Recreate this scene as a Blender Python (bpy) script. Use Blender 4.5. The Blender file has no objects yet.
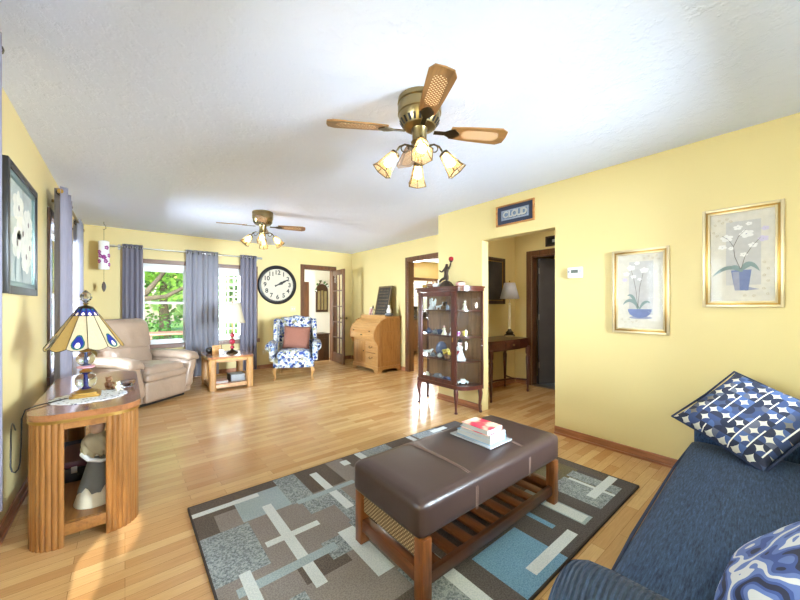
import bpy, bmesh, math, random
from mathutils import Vector, Matrix
random.seed(7)
C = bpy.context.scene.collection
SC = bpy.context.scene
PI = math.pi
R = math.radians

# ------------------------------------------------------------------ camera, world, light, exposure
F_PX = 336.0
YAW = math.atan(275 / F_PX)
cam_d = bpy.data.cameras.new('camera')
cam = bpy.data.objects.new('camera', cam_d)
C.objects.link(cam)
cam.location = (0, 0, 1.245)
cam.rotation_euler = (R(90), 0, -YAW)
cam_d.sensor_width = 36
cam_d.lens = 36 * F_PX / 800
cam_d.shift_y = 5 / 800.0
cam_d.clip_start = 0.02
SC.camera = cam

SC.view_settings.view_transform = 'Standard'
SC.view_settings.look = 'None'
SC.view_settings.gamma = 1
SC.view_settings.use_curve_mapping = False
SC.view_settings.exposure = 2.98

W = bpy.data.worlds.new('sky'); SC.world = W
W.use_nodes = True
wn = W.node_tree
sky = wn.nodes.new('ShaderNodeTexSky')
sky.sky_type = 'NISHITA'; sky.sun_disc = False; sky.sun_elevation = R(48); sky.sun_rotation = R(200); sky.air_density = 1.2
wn.links.new(sky.outputs[0], wn.nodes['Background'].inputs[0])
wn.nodes['Background'].inputs[1].default_value = 0.05


def light(name, kind, loc, rot, energy, size=None, color=(1, 1, 1)):
    d = bpy.data.lights.new(name, kind); o = bpy.data.objects.new(name, d); C.objects.link(o)
    o.location = loc; o.rotation_euler = rot; d.energy = energy; d.color = color
    if kind == 'AREA':
        d.shape = 'RECTANGLE'; d.size, d.size_y = size
    elif kind == 'SUN':
        d.angle = R(1.0)
    elif size:
        d.shadow_soft_size = size
    return o


light('sun', 'SUN', (0, 0, 6), (R(40), 0, R(-25)), .7, color=(1, .95, .86))
# area lamps added beyond the windows, facing in, in place of daylight
light('daylight_near_window', 'AREA', (-4.0, 1.3, 1.3), (0, R(-90), 0), 150, (2.6, 4.0), (.72, .87, 1))
light('daylight_far_window', 'AREA', (-4.0, 5.1, 1.35), (0, R(-90), 0), 380, (2.6, 3.2), (.72, .87, 1))
light('fill_near_wall', 'AREA', (3.4, -5.0, 1.75), (R(90), 0, 0), 1450, (5, 2.6), (.72, .87, 1))  # added fill lamp behind the camera, shining through both near-wall windows
light('daylight_kitchen', 'AREA', (6.3, 7.1, 1.5), (R(-90), 0, 0), 34, (1.2, 1.0))
light('daylight_porch_room', 'AREA', (1.95, 7.7, 1.1), (0, R(-90), 0), 9, (1.6, 1.4))


# ------------------------------------------------------------------ materials
def S(r, g, b):
    f = lambda c: (c / 255 / 12.92) if c / 255 <= .04045 else ((c / 255 + .055) / 1.055) ** 2.4
    return (f(r), f(g), f(b), 1)


def newmat(name):
    m = bpy.data.materials.new(name); m.use_nodes = True
    return m, m.node_tree, m.node_tree.nodes['Principled BSDF']


def coords(nt, scale=(1, 1, 1), rot=(0, 0, 0), kind='Object'):
    tc = nt.nodes.new('ShaderNodeTexCoord'); mp = nt.nodes.new('ShaderNodeMapping')
    mp.inputs['Scale'].default_value = scale; mp.inputs['Rotation'].default_value = rot
    nt.links.new(tc.outputs[kind], mp.inputs['Vector'])
    return mp.outputs['Vector']


def noise(nt, vec, scale, detail=3, rough=.5):
    n = nt.nodes.new('ShaderNodeTexNoise')
    n.inputs['Scale'].default_value = scale; n.inputs['Detail'].default_value = detail; n.inputs['Roughness'].default_value = rough
    if vec is not None: nt.links.new(vec, n.inputs['Vector'])
    return n.outputs['Fac']


def ramp(nt, fac, stops, interp='LINEAR'):
    r = nt.nodes.new('ShaderNodeValToRGB'); r.color_ramp.interpolation = interp
    e = r.color_ramp.elements
    while len(e) < len(stops): e.new(.5)
    for el, (p, c) in zip(e, stops): el.position = p; el.color = c
    nt.links.new(fac, r.inputs['Fac'])
    return r.outputs['Color']


def mixc(nt, fac, a, b, mode='MIX'):
    n = nt.nodes.new('ShaderNodeMix'); n.data_type = 'RGBA'; n.blend_type = mode
    for i, v in ((0, fac), (6, a), (7, b)):
        if hasattr(v, 'is_output'): nt.links.new(v, n.inputs[i])
        else: n.inputs[i].default_value = v
    return n.outputs[2]


def math_n(nt, op, a, b=None, c=None):
    n = nt.nodes.new('ShaderNodeMath'); n.operation = op
    for i, v in enumerate((a, b, c)):
        if v is None: continue
        if hasattr(v, 'is_output'): nt.links.new(v, n.inputs[i])
        else: n.inputs[i].default_value = v
    return n.outputs[0]


def bump(nt, p, h, strength, dist=.01):
    b = nt.nodes.new('ShaderNodeBump'); b.inputs['Strength'].default_value = strength; b.inputs['Distance'].default_value = dist
    nt.links.new(h, b.inputs['Height']); nt.links.new(b.outputs[0], p.inputs['Normal'])


def mat(name, col, rough=.5, metal=0, spec=.5, var=0, vscale=8, bmp=0, bscale=60, bdist=.004, sheen=0, stretch=(1, 1, 1), coat=0, trans=0):
    m, nt, p = newmat(name)
    p.inputs['Base Color'].default_value = col; p.inputs['Roughness'].default_value = rough
    p.inputs['Metallic'].default_value = metal; p.inputs['Specular IOR Level'].default_value = spec
    p.inputs['Sheen Weight'].default_value = sheen; p.inputs['Coat Weight'].default_value = coat
    p.inputs['Transmission Weight'].default_value = trans
    v = coords(nt, stretch)
    n = noise(nt, v, vscale, 4)
    a = max(var, .04)
    dark = tuple(c * (1 - a) for c in col[:3]) + (1,); lite = tuple(min(1, c * (1 + a)) for c in col[:3]) + (1,)
    nt.links.new(ramp(nt, n, [(.3, dark), (.7, lite)]), p.inputs['Base Color'])
    if bmp: bump(nt, p, noise(nt, v, bscale, 3), bmp, bdist)
    return m


def wood(name, c1, c2, axis=0, rough=.35, scale=9, coat=.15):
    m, nt, p = newmat(name)
    st = [1.0, 1.0, 1.0]
    st[axis] = .08
    v = coords(nt, tuple(s * scale for s in st))
    n1 = noise(nt, v, 3.2, 6, .62)
    n2 = noise(nt, v, 14, 3, .6)
    col = ramp(nt, n1, [(.28, c1), (.52, c2), (.75, tuple(min(1, c * 1.12) for c in c2[:3]) + (1,))])
    g = ramp(nt, n2, [(.35, (.72, .72, .72, 1)), (.6, (1, 1, 1, 1))])
    nt.links.new(mixc(nt, .55, col, g, 'MULTIPLY'), p.inputs['Base Color'])
    p.inputs['Roughness'].default_value = rough; p.inputs['Coat Weight'].default_value = coat; p.inputs['Coat Roughness'].default_value = .2
    bump(nt, p, n2, .08, .002)
    return m


def pane_mat(name, tint=(1, 1, 1, 1), refl=1.0, base=.04, graze=.9):
    m = bpy.data.materials.new(name); m.use_nodes = True; nt = m.node_tree; nt.nodes.clear()
    out = nt.nodes.new('ShaderNodeOutputMaterial'); tr = nt.nodes.new('ShaderNodeBsdfTransparent'); gl = nt.nodes.new('ShaderNodeBsdfGlossy')
    tr.inputs[0].default_value = tint; gl.inputs['Roughness'].default_value = .02; gl.inputs[0].default_value = (refl, refl, refl, 1)
    lw = nt.nodes.new('ShaderNodeLayerWeight'); lw.inputs['Blend'].default_value = .5
    mx = nt.nodes.new('ShaderNodeMixShader')
    nt.links.new(math_n(nt, 'MULTIPLY_ADD', math_n(nt, 'POWER', lw.outputs['Facing'], 5), graze, base), mx.inputs[0]); nt.links.new(tr.outputs[0], mx.inputs[1]); nt.links.new(gl.outputs[0], mx.inputs[2])
    nt.links.new(mx.outputs[0], out.inputs[0])
    return m


def fabric_translucent(name, col, t=.35, stripes=False):
    m = bpy.data.materials.new(name); m.use_nodes = True; nt = m.node_tree; nt.nodes.clear()
    out = nt.nodes.new('ShaderNodeOutputMaterial'); d = nt.nodes.new('ShaderNodeBsdfDiffuse'); tl = nt.nodes.new('ShaderNodeBsdfTranslucent')
    mx = nt.nodes.new('ShaderNodeMixShader'); mx.inputs[0].default_value = t
    n = noise(nt, coords(nt, (60, 60, 4)), 3, 3)
    c = ramp(nt, n, [(.3, tuple(x * .9 for x in col[:3]) + (1,)), (.7, col)])
    nt.links.new(c, d.inputs[0]); nt.links.new(c, tl.inputs[0])
    nt.links.new(d.outputs[0], mx.inputs[1]); nt.links.new(tl.outputs[0], mx.inputs[2]); nt.links.new(mx.outputs[0], out.inputs[0])
    return m


def floor_mat():
    m, nt, p = newmat('oak strip laminate')
    v = coords(nt)
    b = nt.nodes.new('ShaderNodeTexBrick')
    nt.links.new(v, b.inputs['Vector'])
    b.offset = .37; b.offset_frequency = 2
    for k, x in (('Scale', 1), ('Brick Width', .52), ('Row Height', .066), ('Mortar Size', .0008), ('Mortar Smooth', .2), ('Bias', 0)):
        b.inputs[k].default_value = x
    b.inputs['Color1'].default_value = S(232, 193, 138); b.inputs['Color2'].default_value = S(206, 156, 100); b.inputs['Mortar'].default_value = S(150, 98, 50)
    b2 = nt.nodes.new('ShaderNodeTexBrick'); nt.links.new(v, b2.inputs['Vector'])
    b2.offset = .37; b2.offset_frequency = 2
    for k, x in (('Scale', 1), ('Brick Width', 1.3), ('Row Height', .198), ('Mortar Size', .0008), ('Bias', 0)):
        b2.inputs[k].default_value = x
    b2.inputs['Color1'].default_value = (1, 1, 1, 1); b2.inputs['Color2'].default_value = (.93, .92, .9, 1); b2.inputs['Mortar'].default_value = (.75, .7, .62, 1)
    g = noise(nt, coords(nt, (2.2, 40, 1)), 3, 5, .65)
    gr = ramp(nt, g, [(.3, (.8, .76, .7, 1)), (.65, (1, 1, 1, 1))])
    c = mixc(nt, .75, b.outputs[0], gr, 'MULTIPLY')
    c = mixc(nt, 1.0, c, b2.outputs[0], 'MULTIPLY')
    nt.links.new(c, p.inputs['Base Color'])
    p.inputs['Roughness'].default_value = .2; p.inputs['Specular IOR Level'].default_value = .4
    bump(nt, p, g, .03, .001)
    return m


def ceiling_mat():
    m, nt, p = newmat('textured ceiling paint')
    p.inputs['Base Color'].default_value = S(228, 235, 255); p.inputs['Roughness'].default_value = .85
    v = coords(nt)
    n1 = noise(nt, v, 9, 6, .7)
    n2 = noise(nt, v, 26, 3, .6)
    h = math_n(nt, 'ADD', ramp(nt, n1, [(.5, (0, 0, 0, 1)), (.58, (1, 1, 1, 1))]), n2)
    bump(nt, p, h, .3, .007)
    return m


def wall_mat(name, col):
    m, nt, p = newmat(name)
    v = coords(nt)
    n = noise(nt, v, 1.5, 3)
    nt.links.new(ramp(nt, n, [(.3, tuple(c * .97 for c in col[:3]) + (1,)), (.7, col)]), p.inputs['Base Color'])
    p.inputs['Roughness'].default_value = .5; p.inputs['Specular IOR Level'].default_value = .4
    bump(nt, p, noise(nt, v, 120, 3), .05, .002)
    return m


def floral_mat():
    m, nt, p = newmat('blue floral upholstery')
    v = coords(nt)
    nz = nt.nodes.new('ShaderNodeTexNoise'); nz.inputs['Scale'].default_value = 22; nt.links.new(v, nz.inputs['Vector'])
    w = nt.nodes.new('ShaderNodeVectorMath'); w.operation = 'MULTIPLY_ADD'
    nt.links.new(nz.outputs['Color'], w.inputs[0]); w.inputs[1].default_value = (.06, .06, .06); nt.links.new(v, w.inputs[2])
    vo = nt.nodes.new('ShaderNodeTexVoronoi'); vo.inputs['Scale'].default_value = 22; nt.links.new(w.outputs[0], vo.inputs['Vector'])
    sep = nt.nodes.new('ShaderNodeSeparateColor'); nt.links.new(vo.outputs['Color'], sep.inputs[0])
    blob = ramp(nt, vo.outputs['Distance'], [(.52, (1, 1, 1, 1)), (.60, (0, 0, 0, 1))])
    pick = ramp(nt, sep.outputs[0], [(.0, S(45, 66, 130)), (.38, S(120, 140, 178)), (.55, S(140, 135, 100)), (.68, S(30, 42, 80)), (.84, S(176, 173, 166))], 'CONSTANT')
    vein = ramp(nt, noise(nt, v, 60, 2), [(.42, (.6, .62, .7, 1)), (.55, (1, 1, 1, 1))])
    c = mixc(nt, blob, S(212, 210, 202), pick)
    c = mixc(nt, .8, c, vein, 'MULTIPLY')
    nt.links.new(c, p.inputs['Base Color']); p.inputs['Roughness'].default_value = .85
    return m


def denim_mat(name, dark, lite, rot=(0, 0, 0), ribs=0):
    m, nt, p = newmat(name)
    n1 = noise(nt, coords(nt, (10, 80, 28), rot), 2.2, 4, .7)
    n2 = noise(nt, coords(nt), 6, 3)
    c = ramp(nt, n1, [(.32, dark), (.58, tuple((a + b) / 2 for a, b in zip(dark, lite))), (.74, lite)])
    c = mixc(nt, .3, c, ramp(nt, n2, [(.3, (.75, .75, .75, 1)), (.7, (1, 1, 1, 1))]), 'MULTIPLY')
    nt.links.new(c, p.inputs['Base Color']); p.inputs['Roughness'].default_value = .9; p.inputs['Sheen Weight'].default_value = .03
    if ribs:
        w = nt.nodes.new('ShaderNodeTexWave'); w.inputs['Scale'].default_value = ribs; w.inputs['Distortion'].default_value = 2.5; w.inputs['Detail'].default_value = 2
        w.bands_direction = 'Y'
        nt.links.new(coords(nt), w.inputs['Vector'])
        bump(nt, p, w.outputs['Fac'], .9, .012)
    else:
        bump(nt, p, n1, .35, .003)
    return m


def star_mat():
    """navy quarter circles with pale four-point stars, in the pillow's own plane"""
    m, nt, p = newmat('star and circle print')
    v = coords(nt, (15.5, 15.5, 15.5))
    sx = nt.nodes.new('ShaderNodeSeparateXYZ'); nt.links.new(v, sx.inputs[0])
    fx = math_n(nt, 'FRACT', sx.outputs[0]); fy = math_n(nt, 'FRACT', sx.outputs[1])
    ax = math_n(nt, 'MINIMUM', fx, math_n(nt, 'SUBTRACT', 1, fx)); ay = math_n(nt, 'MINIMUM', fy, math_n(nt, 'SUBTRACT', 1, fy))
    d = math_n(nt, 'SQRT', math_n(nt, 'ADD', math_n(nt, 'MULTIPLY', ax, ax), math_n(nt, 'MULTIPLY', ay, ay)))
    star = math_n(nt, 'GREATER_THAN', d, .51)

    def cell(mult, off):
        cx = nt.nodes.new('ShaderNodeCombineXYZ')
        for i in (0, 1):
            nt.links.new(math_n(nt, 'FLOOR', math_n(nt, 'MULTIPLY', sx.outputs[i], mult)), cx.inputs[i])
        cx.inputs[2].default_value = off
        w = nt.nodes.new('ShaderNodeTexWhiteNoise'); nt.links.new(cx.outputs[0], w.inputs['Vector'])
        return w.outputs['Value']
    quad = ramp(nt, cell(2, 0), [(0, S(34, 40, 62)), (.3, S(52, 68, 108)), (.55, S(70, 92, 138)), (.72, S(42, 46, 66)), (.9, S(88, 92, 108))], 'CONSTANT')
    scol = ramp(nt, cell(1, 3), [(0, S(206, 200, 184)), (.6, S(112, 106, 98)), (.74, S(60, 70, 100)), (.9, S(176, 150, 128))], 'CONSTANT')
    c = mixc(nt, star, quad, scol)
    bar = math_n(nt, 'MULTIPLY', math_n(nt, 'LESS_THAN', math_n(nt, 'ABSOLUTE', math_n(nt, 'SUBTRACT', fy, .03)), .06), math_n(nt, 'GREATER_THAN', cell(1, 7), .62))
    c = mixc(nt, bar, c, S(230, 225, 212))
    nt.links.new(c, p.inputs['Base Color']); p.inputs['Roughness'].default_value = .85
    return m


def scroll_mat():
    m, nt, p = newmat('blue and white scroll print')
    v = coords(nt)
    w = nt.nodes.new('ShaderNodeTexWave'); w.wave_type = 'RINGS'; w.inputs['Scale'].default_value = 5.5; w.inputs['Distortion'].default_value = 9; w.inputs['Detail'].default_value = 1; w.inputs['Detail Scale'].default_value = 1.6
    nt.links.new(v, w.inputs['Vector'])
    c = ramp(nt, w.outputs['Fac'], [(0, S(40, 42, 62)), (.14, S(60, 78, 130)), (.5, S(94, 112, 162)), (.93, S(196, 194, 190))], 'CONSTANT')
    nt.links.new(c, p.inputs['Base Color']); p.inputs['Roughness'].default_value = .85
    return m


def speck(name, a, b, scale=120, rough=.95):
    m, nt, p = newmat(name)
    n = noise(nt, coords(nt), scale, 2, .7)
    n2 = noise(nt, coords(nt), 5, 2)
    c = ramp(nt, n, [(.38, a), (.6, b)])
    nt.links.new(mixc(nt, .35, c, ramp(nt, n2, [(.3, (.8, .8, .8, 1)), (.7, (1, 1, 1, 1))]), 'MULTIPLY'), p.inputs['Base Color'])
    p.inputs['Roughness'].default_value = rough; p.inputs['Specular IOR Level'].default_value = .1
    bump(nt, p, n, .6, .004)
    return m


def check_mat(name, a, b, scale, rough=.6, holes=False):
    """woven cane: two wave bands crossed"""
    m, nt, p = newmat(name)
    v = coords(nt)
    s = nt.nodes.new('ShaderNodeSeparateXYZ'); nt.links.new(v, s.inputs[0])
    f = lambda o: math_n(nt, 'SINE', math_n(nt, 'MULTIPLY', o, scale))
    g = math_n(nt, 'MULTIPLY', f(math_n(nt, 'ADD', s.outputs[0], s.outputs[2])), f(s.outputs[1]))
    nt.links.new(ramp(nt, g, [(.25, a), (.42, b)]), p.inputs['Base Color']); p.inputs['Roughness'].default_value = rough
    return m


def leaf_mat(name, a, b, scale=4):
    m, nt, p = newmat(name)
    n = noise(nt, coords(nt), scale, 4, .7)
    nt.links.new(ramp(nt, n, [(.35, a), (.65, b)]), p.inputs['Base Color']); p.inputs['Roughness'].default_value = .7
    return m


def glow(name, col, s):
    m, nt, p = newmat(name)
    p.inputs['Base Color'].default_value = col; p.inputs['Emission Color'].default_value = col; p.inputs['Emission Strength'].default_value = s
    return m


M = {}
M['floor'] = floor_mat(); M['ceiling'] = ceiling_mat()
M['wall'] = wall_mat('yellow wall paint', S(223, 202, 142))
M['white_wall'] = wall_mat('white wall paint', S(240, 238, 230))
M['trim'] = wood('brown stained trim', S(70, 42, 24), S(116, 74, 44), 0)
M['trimv'] = wood('brown stained trim upright', S(64, 39, 24), S(108, 69, 42), 2)
M['base'] = wood('baseboard stain', S(128, 76, 46), S(176, 116, 78), 1)
M['white'] = mat('white paint', S(240, 240, 238), .4)
M['oak'] = wood('golden oak', S(112, 68, 29), S(154, 102, 50), 2)
M['oakh'] = wood('golden oak level', S(112, 68, 29), S(154, 102, 50), 1)
M['oaktop'] = wood('oak top', S(120, 72, 40), S(160, 104, 66), 1, .15, coat=.6)
M['honey'] = wood('honey maple', S(168, 114, 60), S(194, 144, 86), 1, .35)
M['honeyv'] = wood('honey maple upright', S(166, 112, 58), S(192, 142, 84), 2, .35)
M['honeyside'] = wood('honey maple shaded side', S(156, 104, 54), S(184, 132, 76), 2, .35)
M['cherry'] = wood('dark cherry', S(48, 22, 18), S(86, 42, 34), 2, .28, coat=.4)
M['cherryh'] = wood('dark cherry level', S(52, 24, 18), S(92, 46, 34), 1, .28, coat=.4)
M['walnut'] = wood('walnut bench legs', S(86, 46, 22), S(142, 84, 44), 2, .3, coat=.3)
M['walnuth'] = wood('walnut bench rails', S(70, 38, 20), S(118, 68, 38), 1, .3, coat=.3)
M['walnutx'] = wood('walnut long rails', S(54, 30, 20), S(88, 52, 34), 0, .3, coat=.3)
M['espresso'] = wood('espresso door', S(44, 28, 20), S(74, 48, 34), 2, .35)
M['brass'] = mat('antique brass', S(150, 132, 92), .28, 1)
M['darkbrass'] = mat('dark brass', S(78, 68, 52), .35, 1)
M['gold'] = mat('gilt', S(176, 138, 72), .35, .85)
M['goldpale'] = mat('pale gilt', S(206, 188, 150), .4, .6)
M['black'] = mat('black lacquer', S(26, 24, 24), .35)
M['blackiron'] = mat('black iron', S(30, 28, 27), .5, .6)
M['silver'] = mat('brushed steel', S(180, 178, 174), .3, 1)
M['leather'] = mat('brown leather', S(62, 46, 42), .34, spec=.5, var=.1, vscale=5, bmp=.12, bscale=160, bdist=.002)
M['seam'] = mat('seam thread', S(134, 110, 100), .6)
M['taupe'] = mat('taupe leather', S(158, 134, 114), .33, var=.12, vscale=3, bmp=.5, bscale=7, bdist=.03)
M['curtain'] = fabric_translucent('lavender curtain', S(158, 153, 166), .28)
M['curtain2'] = fabric_translucent('pale blue curtain', S(186, 184, 194), .4)
M['sheer'] = fabric_translucent('white sheer', S(228, 226, 232), .5)
M['floral'] = floral_mat()
M['brownfab'] = speck('brown chenille', S(112, 70, 56), S(150, 102, 86), 160)
M['denim'] = denim_mat('blue woven upholstery', S(9, 25, 50), S(62, 91, 128))
M['denimrib'] = denim_mat('ribbed blue upholstery', S(24, 38, 60), S(66, 88, 116), ribs=26)
M['star'] = star_mat(); M['scroll'] = scroll_mat()
M['piping'] = mat('navy piping', S(34, 44, 72), .8)
M['r_taupe'] = speck('rug taupe', S(134, 126, 123), S(157, 149, 145), 150)
M['r_brown'] = speck('rug brown', S(92, 83, 78), S(118, 107, 100), 150)
M['r_dark'] = speck('rug dark grey', S(86, 80, 80), S(108, 102, 101), 150)
M['r_speck'] = speck('rug flecked grey', S(110, 118, 124), S(174, 182, 186), 110)
M['r_light'] = speck('rug light blue', S(152, 168, 178), S(176, 190, 198), 150)
M['r_blue'] = speck('rug blue', S(104, 146, 180), S(136, 176, 206), 150)
M['r_cream'] = speck('rug pale', S(204, 212, 216), S(226, 231, 232), 150)
M['r_olive'] = speck('rug olive', S(104, 96, 78), S(130, 120, 98), 150)
M['r_edge'] = mat('rug binding', S(62, 52, 50), .9)
M['pane'] = pane_mat('window glass')
M['artglass'] = pane_mat('low glare picture glass', base=.003, graze=.2)
M['cglass'] = pane_mat('cabinet glass', (.93, .95, .95, 1))
M['crystal'] = mat('crystal glass', S(226, 232, 244), .03, trans=1.0)
M['cane'] = check_mat('cane webbing', S(150, 104, 60), S(246, 226, 190), 330)
M['weave'] = check_mat('woven seagrass', S(112, 88, 60), S(206, 184, 146), 330)
M['bladewood'] = wood('fan blade oak', S(92, 62, 32), S(134, 96, 54), 0, .35, 12)
M['cream'] = mat('cream ceramic', S(236, 226, 200), .35)
M['whitecer'] = mat('white ceramic', S(240, 240, 240), .2)
M['bluecer'] = mat('slate blue ceramic', S(74, 92, 128), .25)
M['greycer'] = mat('grey ceramic', S(130, 136, 146), .3)
M['pinkcer'] = mat('pink ceramic', S(226, 168, 160), .3)
M['redcer'] = mat('ruby glass', S(150, 18, 34), .1)
M['yellowcer'] = mat('yellow ceramic', S(232, 206, 96), .3)
M['browncer'] = mat('brown ceramic', S(120, 80, 52), .4)
M['purple'] = mat('purple flower', S(158, 60, 140), .6)
M['green'] = mat('leaf green', S(84, 120, 66), .6)
M['paper'] = mat('white paper', S(176, 173, 166), .7)
M['maroon'] = mat('maroon leather', S(82, 36, 48), .4, bmp=.2, bscale=80, bdist=.002)
M['bronze'] = mat('dark bronze', S(70, 58, 48), .38, .8)
M['navy'] = mat('navy mat board', S(46, 52, 72), .7)
M['slate'] = mat('slate blue card', S(108, 124, 146), .7)
M['grey'] = mat('grey plastic', S(150, 152, 156), .4)
M['lampshade'] = fabric_translucent('cream lampshade', S(196, 184, 160), .15)
M['lampshade_backlit'] = fabric_translucent('backlit lampshade side', S(196, 158, 84), .3)  # same cream shade, with the window's backlight painted in as amber


# ------------------------------------------------------------------ mesh helpers
class MB:
    def __init__(self):
        self.bm = bmesh.new(); self.mi = 0; self.mx = Matrix()

    def _v(self, p): return self.bm.verts.new(self.mx @ Vector(p))

    def _f(self, vs):
        try:
            f = self.bm.faces.new(vs); f.material_index = self.mi; return f
        except ValueError: return None

    def box(self, x0, x1, y0, y1, z0, z1, bev=0, seg=2):
        v = [self._v((x, y, z)) for x in (x0, x1) for y in (y0, y1) for z in (z0, z1)]
        fs = [self._f([v[i] for i in q]) for q in ((0, 1, 3, 2), (4, 6, 7, 5), (0, 4, 5, 1), (2, 3, 7, 6), (0, 2, 6, 4), (1, 5, 7, 3))]
        if bev:
            es = list({e for f in fs for e in f.edges})
            r = bmesh.ops.bevel(self.bm, geom=es, offset=bev, segments=seg, profile=.5, affect='EDGES')
            for f in r['faces']: f.material_index = self.mi
        return self

    def prism(self, pts, axis, a, b):
        """polygon pts (2D) extruded along axis from a to b; axis 0: pts=(y,z); 1: (x,z); 2: (x,y)"""
        def P(p, t):
            return (t, p[0], p[1]) if axis == 0 else (p[0], t, p[1]) if axis == 1 else (p[0], p[1], t)
        lo = [self._v(P(p, a)) for p in pts]; hi = [self._v(P(p, b)) for p in pts]
        n = len(pts)
        self._f(lo[::-1]); self._f(hi)
        for i in range(n): self._f([lo[i], lo[(i + 1) % n], hi[(i + 1) % n], hi[i]])
        return self

    def lathe(self, prof, c=(0, 0, 0), n=24, caps=True, sx=1, sy=1, phase=0):
        rings = []
        for r, z in prof:
            rings.append([self._v((c[0] + sx * r * math.cos(phase + 2 * PI * i / n), c[1] + sy * r * math.sin(phase + 2 * PI * i / n), c[2] + z)) for i in range(n)])
        for a, b in zip(rings, rings[1:]):
            for i in range(n): self._f([a[i], a[(i + 1) % n], b[(i + 1) % n], b[i]])
        if caps:
            self._f(rings[0][::-1]); self._f(rings[-1])
        return self

    def tube(self, pts, r, n=8, caps=True):
        pts = [Vector(p) for p in pts]
        rr = r if isinstance(r, (list, tuple)) else [r] * len(pts)
        rings = []; up = None
        for i, p in enumerate(pts):
            d = (pts[min(i + 1, len(pts) - 1)] - pts[max(i - 1, 0)]).normalized()
            if up is None: up = Vector((0, 0, 1)) if abs(d.z) < .9 else Vector((1, 0, 0))
            s = d.cross(up).normalized(); up = s.cross(d).normalized()
            rings.append([self._v(p + (s * math.cos(2 * PI * k / n) + up * math.sin(2 * PI * k / n)) * rr[i]) for k in range(n)])
        for a, b in zip(rings, rings[1:]):
            for k in range(n): self._f([a[k], a[(k + 1) % n], b[(k + 1) % n], b[k]])
        if caps:
            self._f(rings[0][::-1]); self._f(rings[-1])
        return self

    def sphere(self, c, r, n=12, sx=1, sy=1, sz=1):
        m = n // 2 + 1
        prof = [(max(1e-4, r * math.sin(PI * i / m)), -r * sz * math.cos(PI * i / m)) for i in range(m + 1)]
        return self.lathe(prof, c, n, True, sx, sy)

    def rbox(self, c, s, r, n=10, fn=None):
        """rounded box of full size s centred at c, corner radius r; fn deforms local unit point"""
        h = [x / 2 for x in s]; r = min(r, *h)
        faces = {}
        ts = [-1 + 2 * i / n for i in range(n + 1)]
        # denser near edges
        ts = [math.copysign(1 - (1 - abs(t)) ** 1.4, t) for t in ts]

        def put(u):
            p = Vector((u[0] * h[0], u[1] * h[1], u[2] * h[2]))
            q = Vector([max(-(h[i] - r), min(h[i] - r, p[i])) for i in range(3)])
            d = p - q
            if d.length > 1e-9: p = q + d.normalized() * r
            if fn: p = fn(p, Vector(u))
            return p + Vector(c)
        for ax in range(3):
            for sg in (-1, 1):
                g = []
                for a in ts:
                    row = []
                    for b in ts:
                        u = [0, 0, 0]; u[ax] = sg; u[(ax + 1) % 3] = a; u[(ax + 2) % 3] = b
                        key = tuple(round(x, 5) for x in u)
                        if key not in faces: faces[key] = self._v(put(u))
                        row.append(faces[key])
                    g.append(row)
                for i in range(n):
                    for j in range(n):
                        q = [g[i][j], g[i + 1][j], g[i + 1][j + 1], g[i][j + 1]]
                        self._f(q if sg > 0 else q[::-1])
        return self

    def pillow(self, w, h, t, n=18):
        """cushion in its own xy plane, pinched at corners"""
        g = {}
        for sd in (-1, 1):
            for i in range(n + 1):
                for j in range(n + 1):
                    a = -1 + 2 * i / n; b = -1 + 2 * j / n
                    edge = max(abs(a), abs(b)) > .999
                    if edge and sd == 1: g[(1, i, j)] = g[(-1, i, j)]; continue
                    k = (1 - a ** 4) * (1 - b ** 4)
                    pin = 1 - .07 * (1 - (a * b) ** 2) * (a * a + b * b) / 1.0 * .8
                    z = sd * t / 2 * max(0, k) ** .55
                    g[(sd, i, j)] = self._v((a * w / 2 * pin, b * h / 2 * pin, z))
            for i in range(n):
                for j in range(n):
                    q = [g[(sd, i, j)], g[(sd, i + 1, j)], g[(sd, i + 1, j + 1)], g[(sd, i, j + 1)]]
                    self._f(q if sd > 0 else q[::-1])
        self.rim = None
        return self

    def sheet(self, pts, z0, z1, nz=8, flare=0):
        """vertical sheet following plan polyline pts"""
        cx = sum(p[0] for p in pts) / len(pts); cy = sum(p[1] for p in pts) / len(pts)
        rows = []
        for k in range(nz + 1):
            t = k / nz; s = 1 + flare * (1 - t)
            rows.append([self._v((cx + (p[0] - cx) * s, cy + (p[1] - cy) * s, z0 + (z1 - z0) * t)) for p in pts])
        for a, b in zip(rows, rows[1:]):
            for i in range(len(pts) - 1): self._f([a[i], a[i + 1], b[i + 1], b[i]])
        return self

    def quad(self, *ps): self._f([self._v(p) for p in ps]); return self

    def poly(self, ps): self._f([self._v(p) for p in ps]); return self


def obj(name, mb, m, parent=None, smooth=40, solid=0, loc=None, rot=None):
    bm = mb.bm
    bmesh.ops.remove_doubles(bm, verts=bm.verts, dist=1e-5)
    bmesh.ops.recalc_face_normals(bm, faces=bm.faces)
    th = R(smooth)
    for f in bm.faces: f.smooth = smooth > 0
    for e in bm.edges:
        if len(e.link_faces) == 2: e.smooth = e.calc_face_angle(0) < th
        else: e.smooth = len(e.link_faces) < 2
    me = bpy.data.meshes.new(name); bm.to_mesh(me); bm.free()
    ms = m if isinstance(m, (list, tuple)) else [m]
    for x in ms: me.materials.append(M[x] if isinstance(x, str) else x)
    o = bpy.data.objects.new(name, me); C.objects.link(o)
    if parent: o.parent = parent
    if loc: o.location = loc
    if rot: o.rotation_euler = rot
    if solid:
        md = o.modifiers.new('solid', 'SOLIDIFY'); md.thickness = solid; md.offset = 0
    return o


def tag(o, label, cat, group=None, kind=None):
    if label: o['label'] = label
    if cat: o['category'] = cat
    if group: o['group'] = group
    if kind: o['kind'] = kind
    return o


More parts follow.
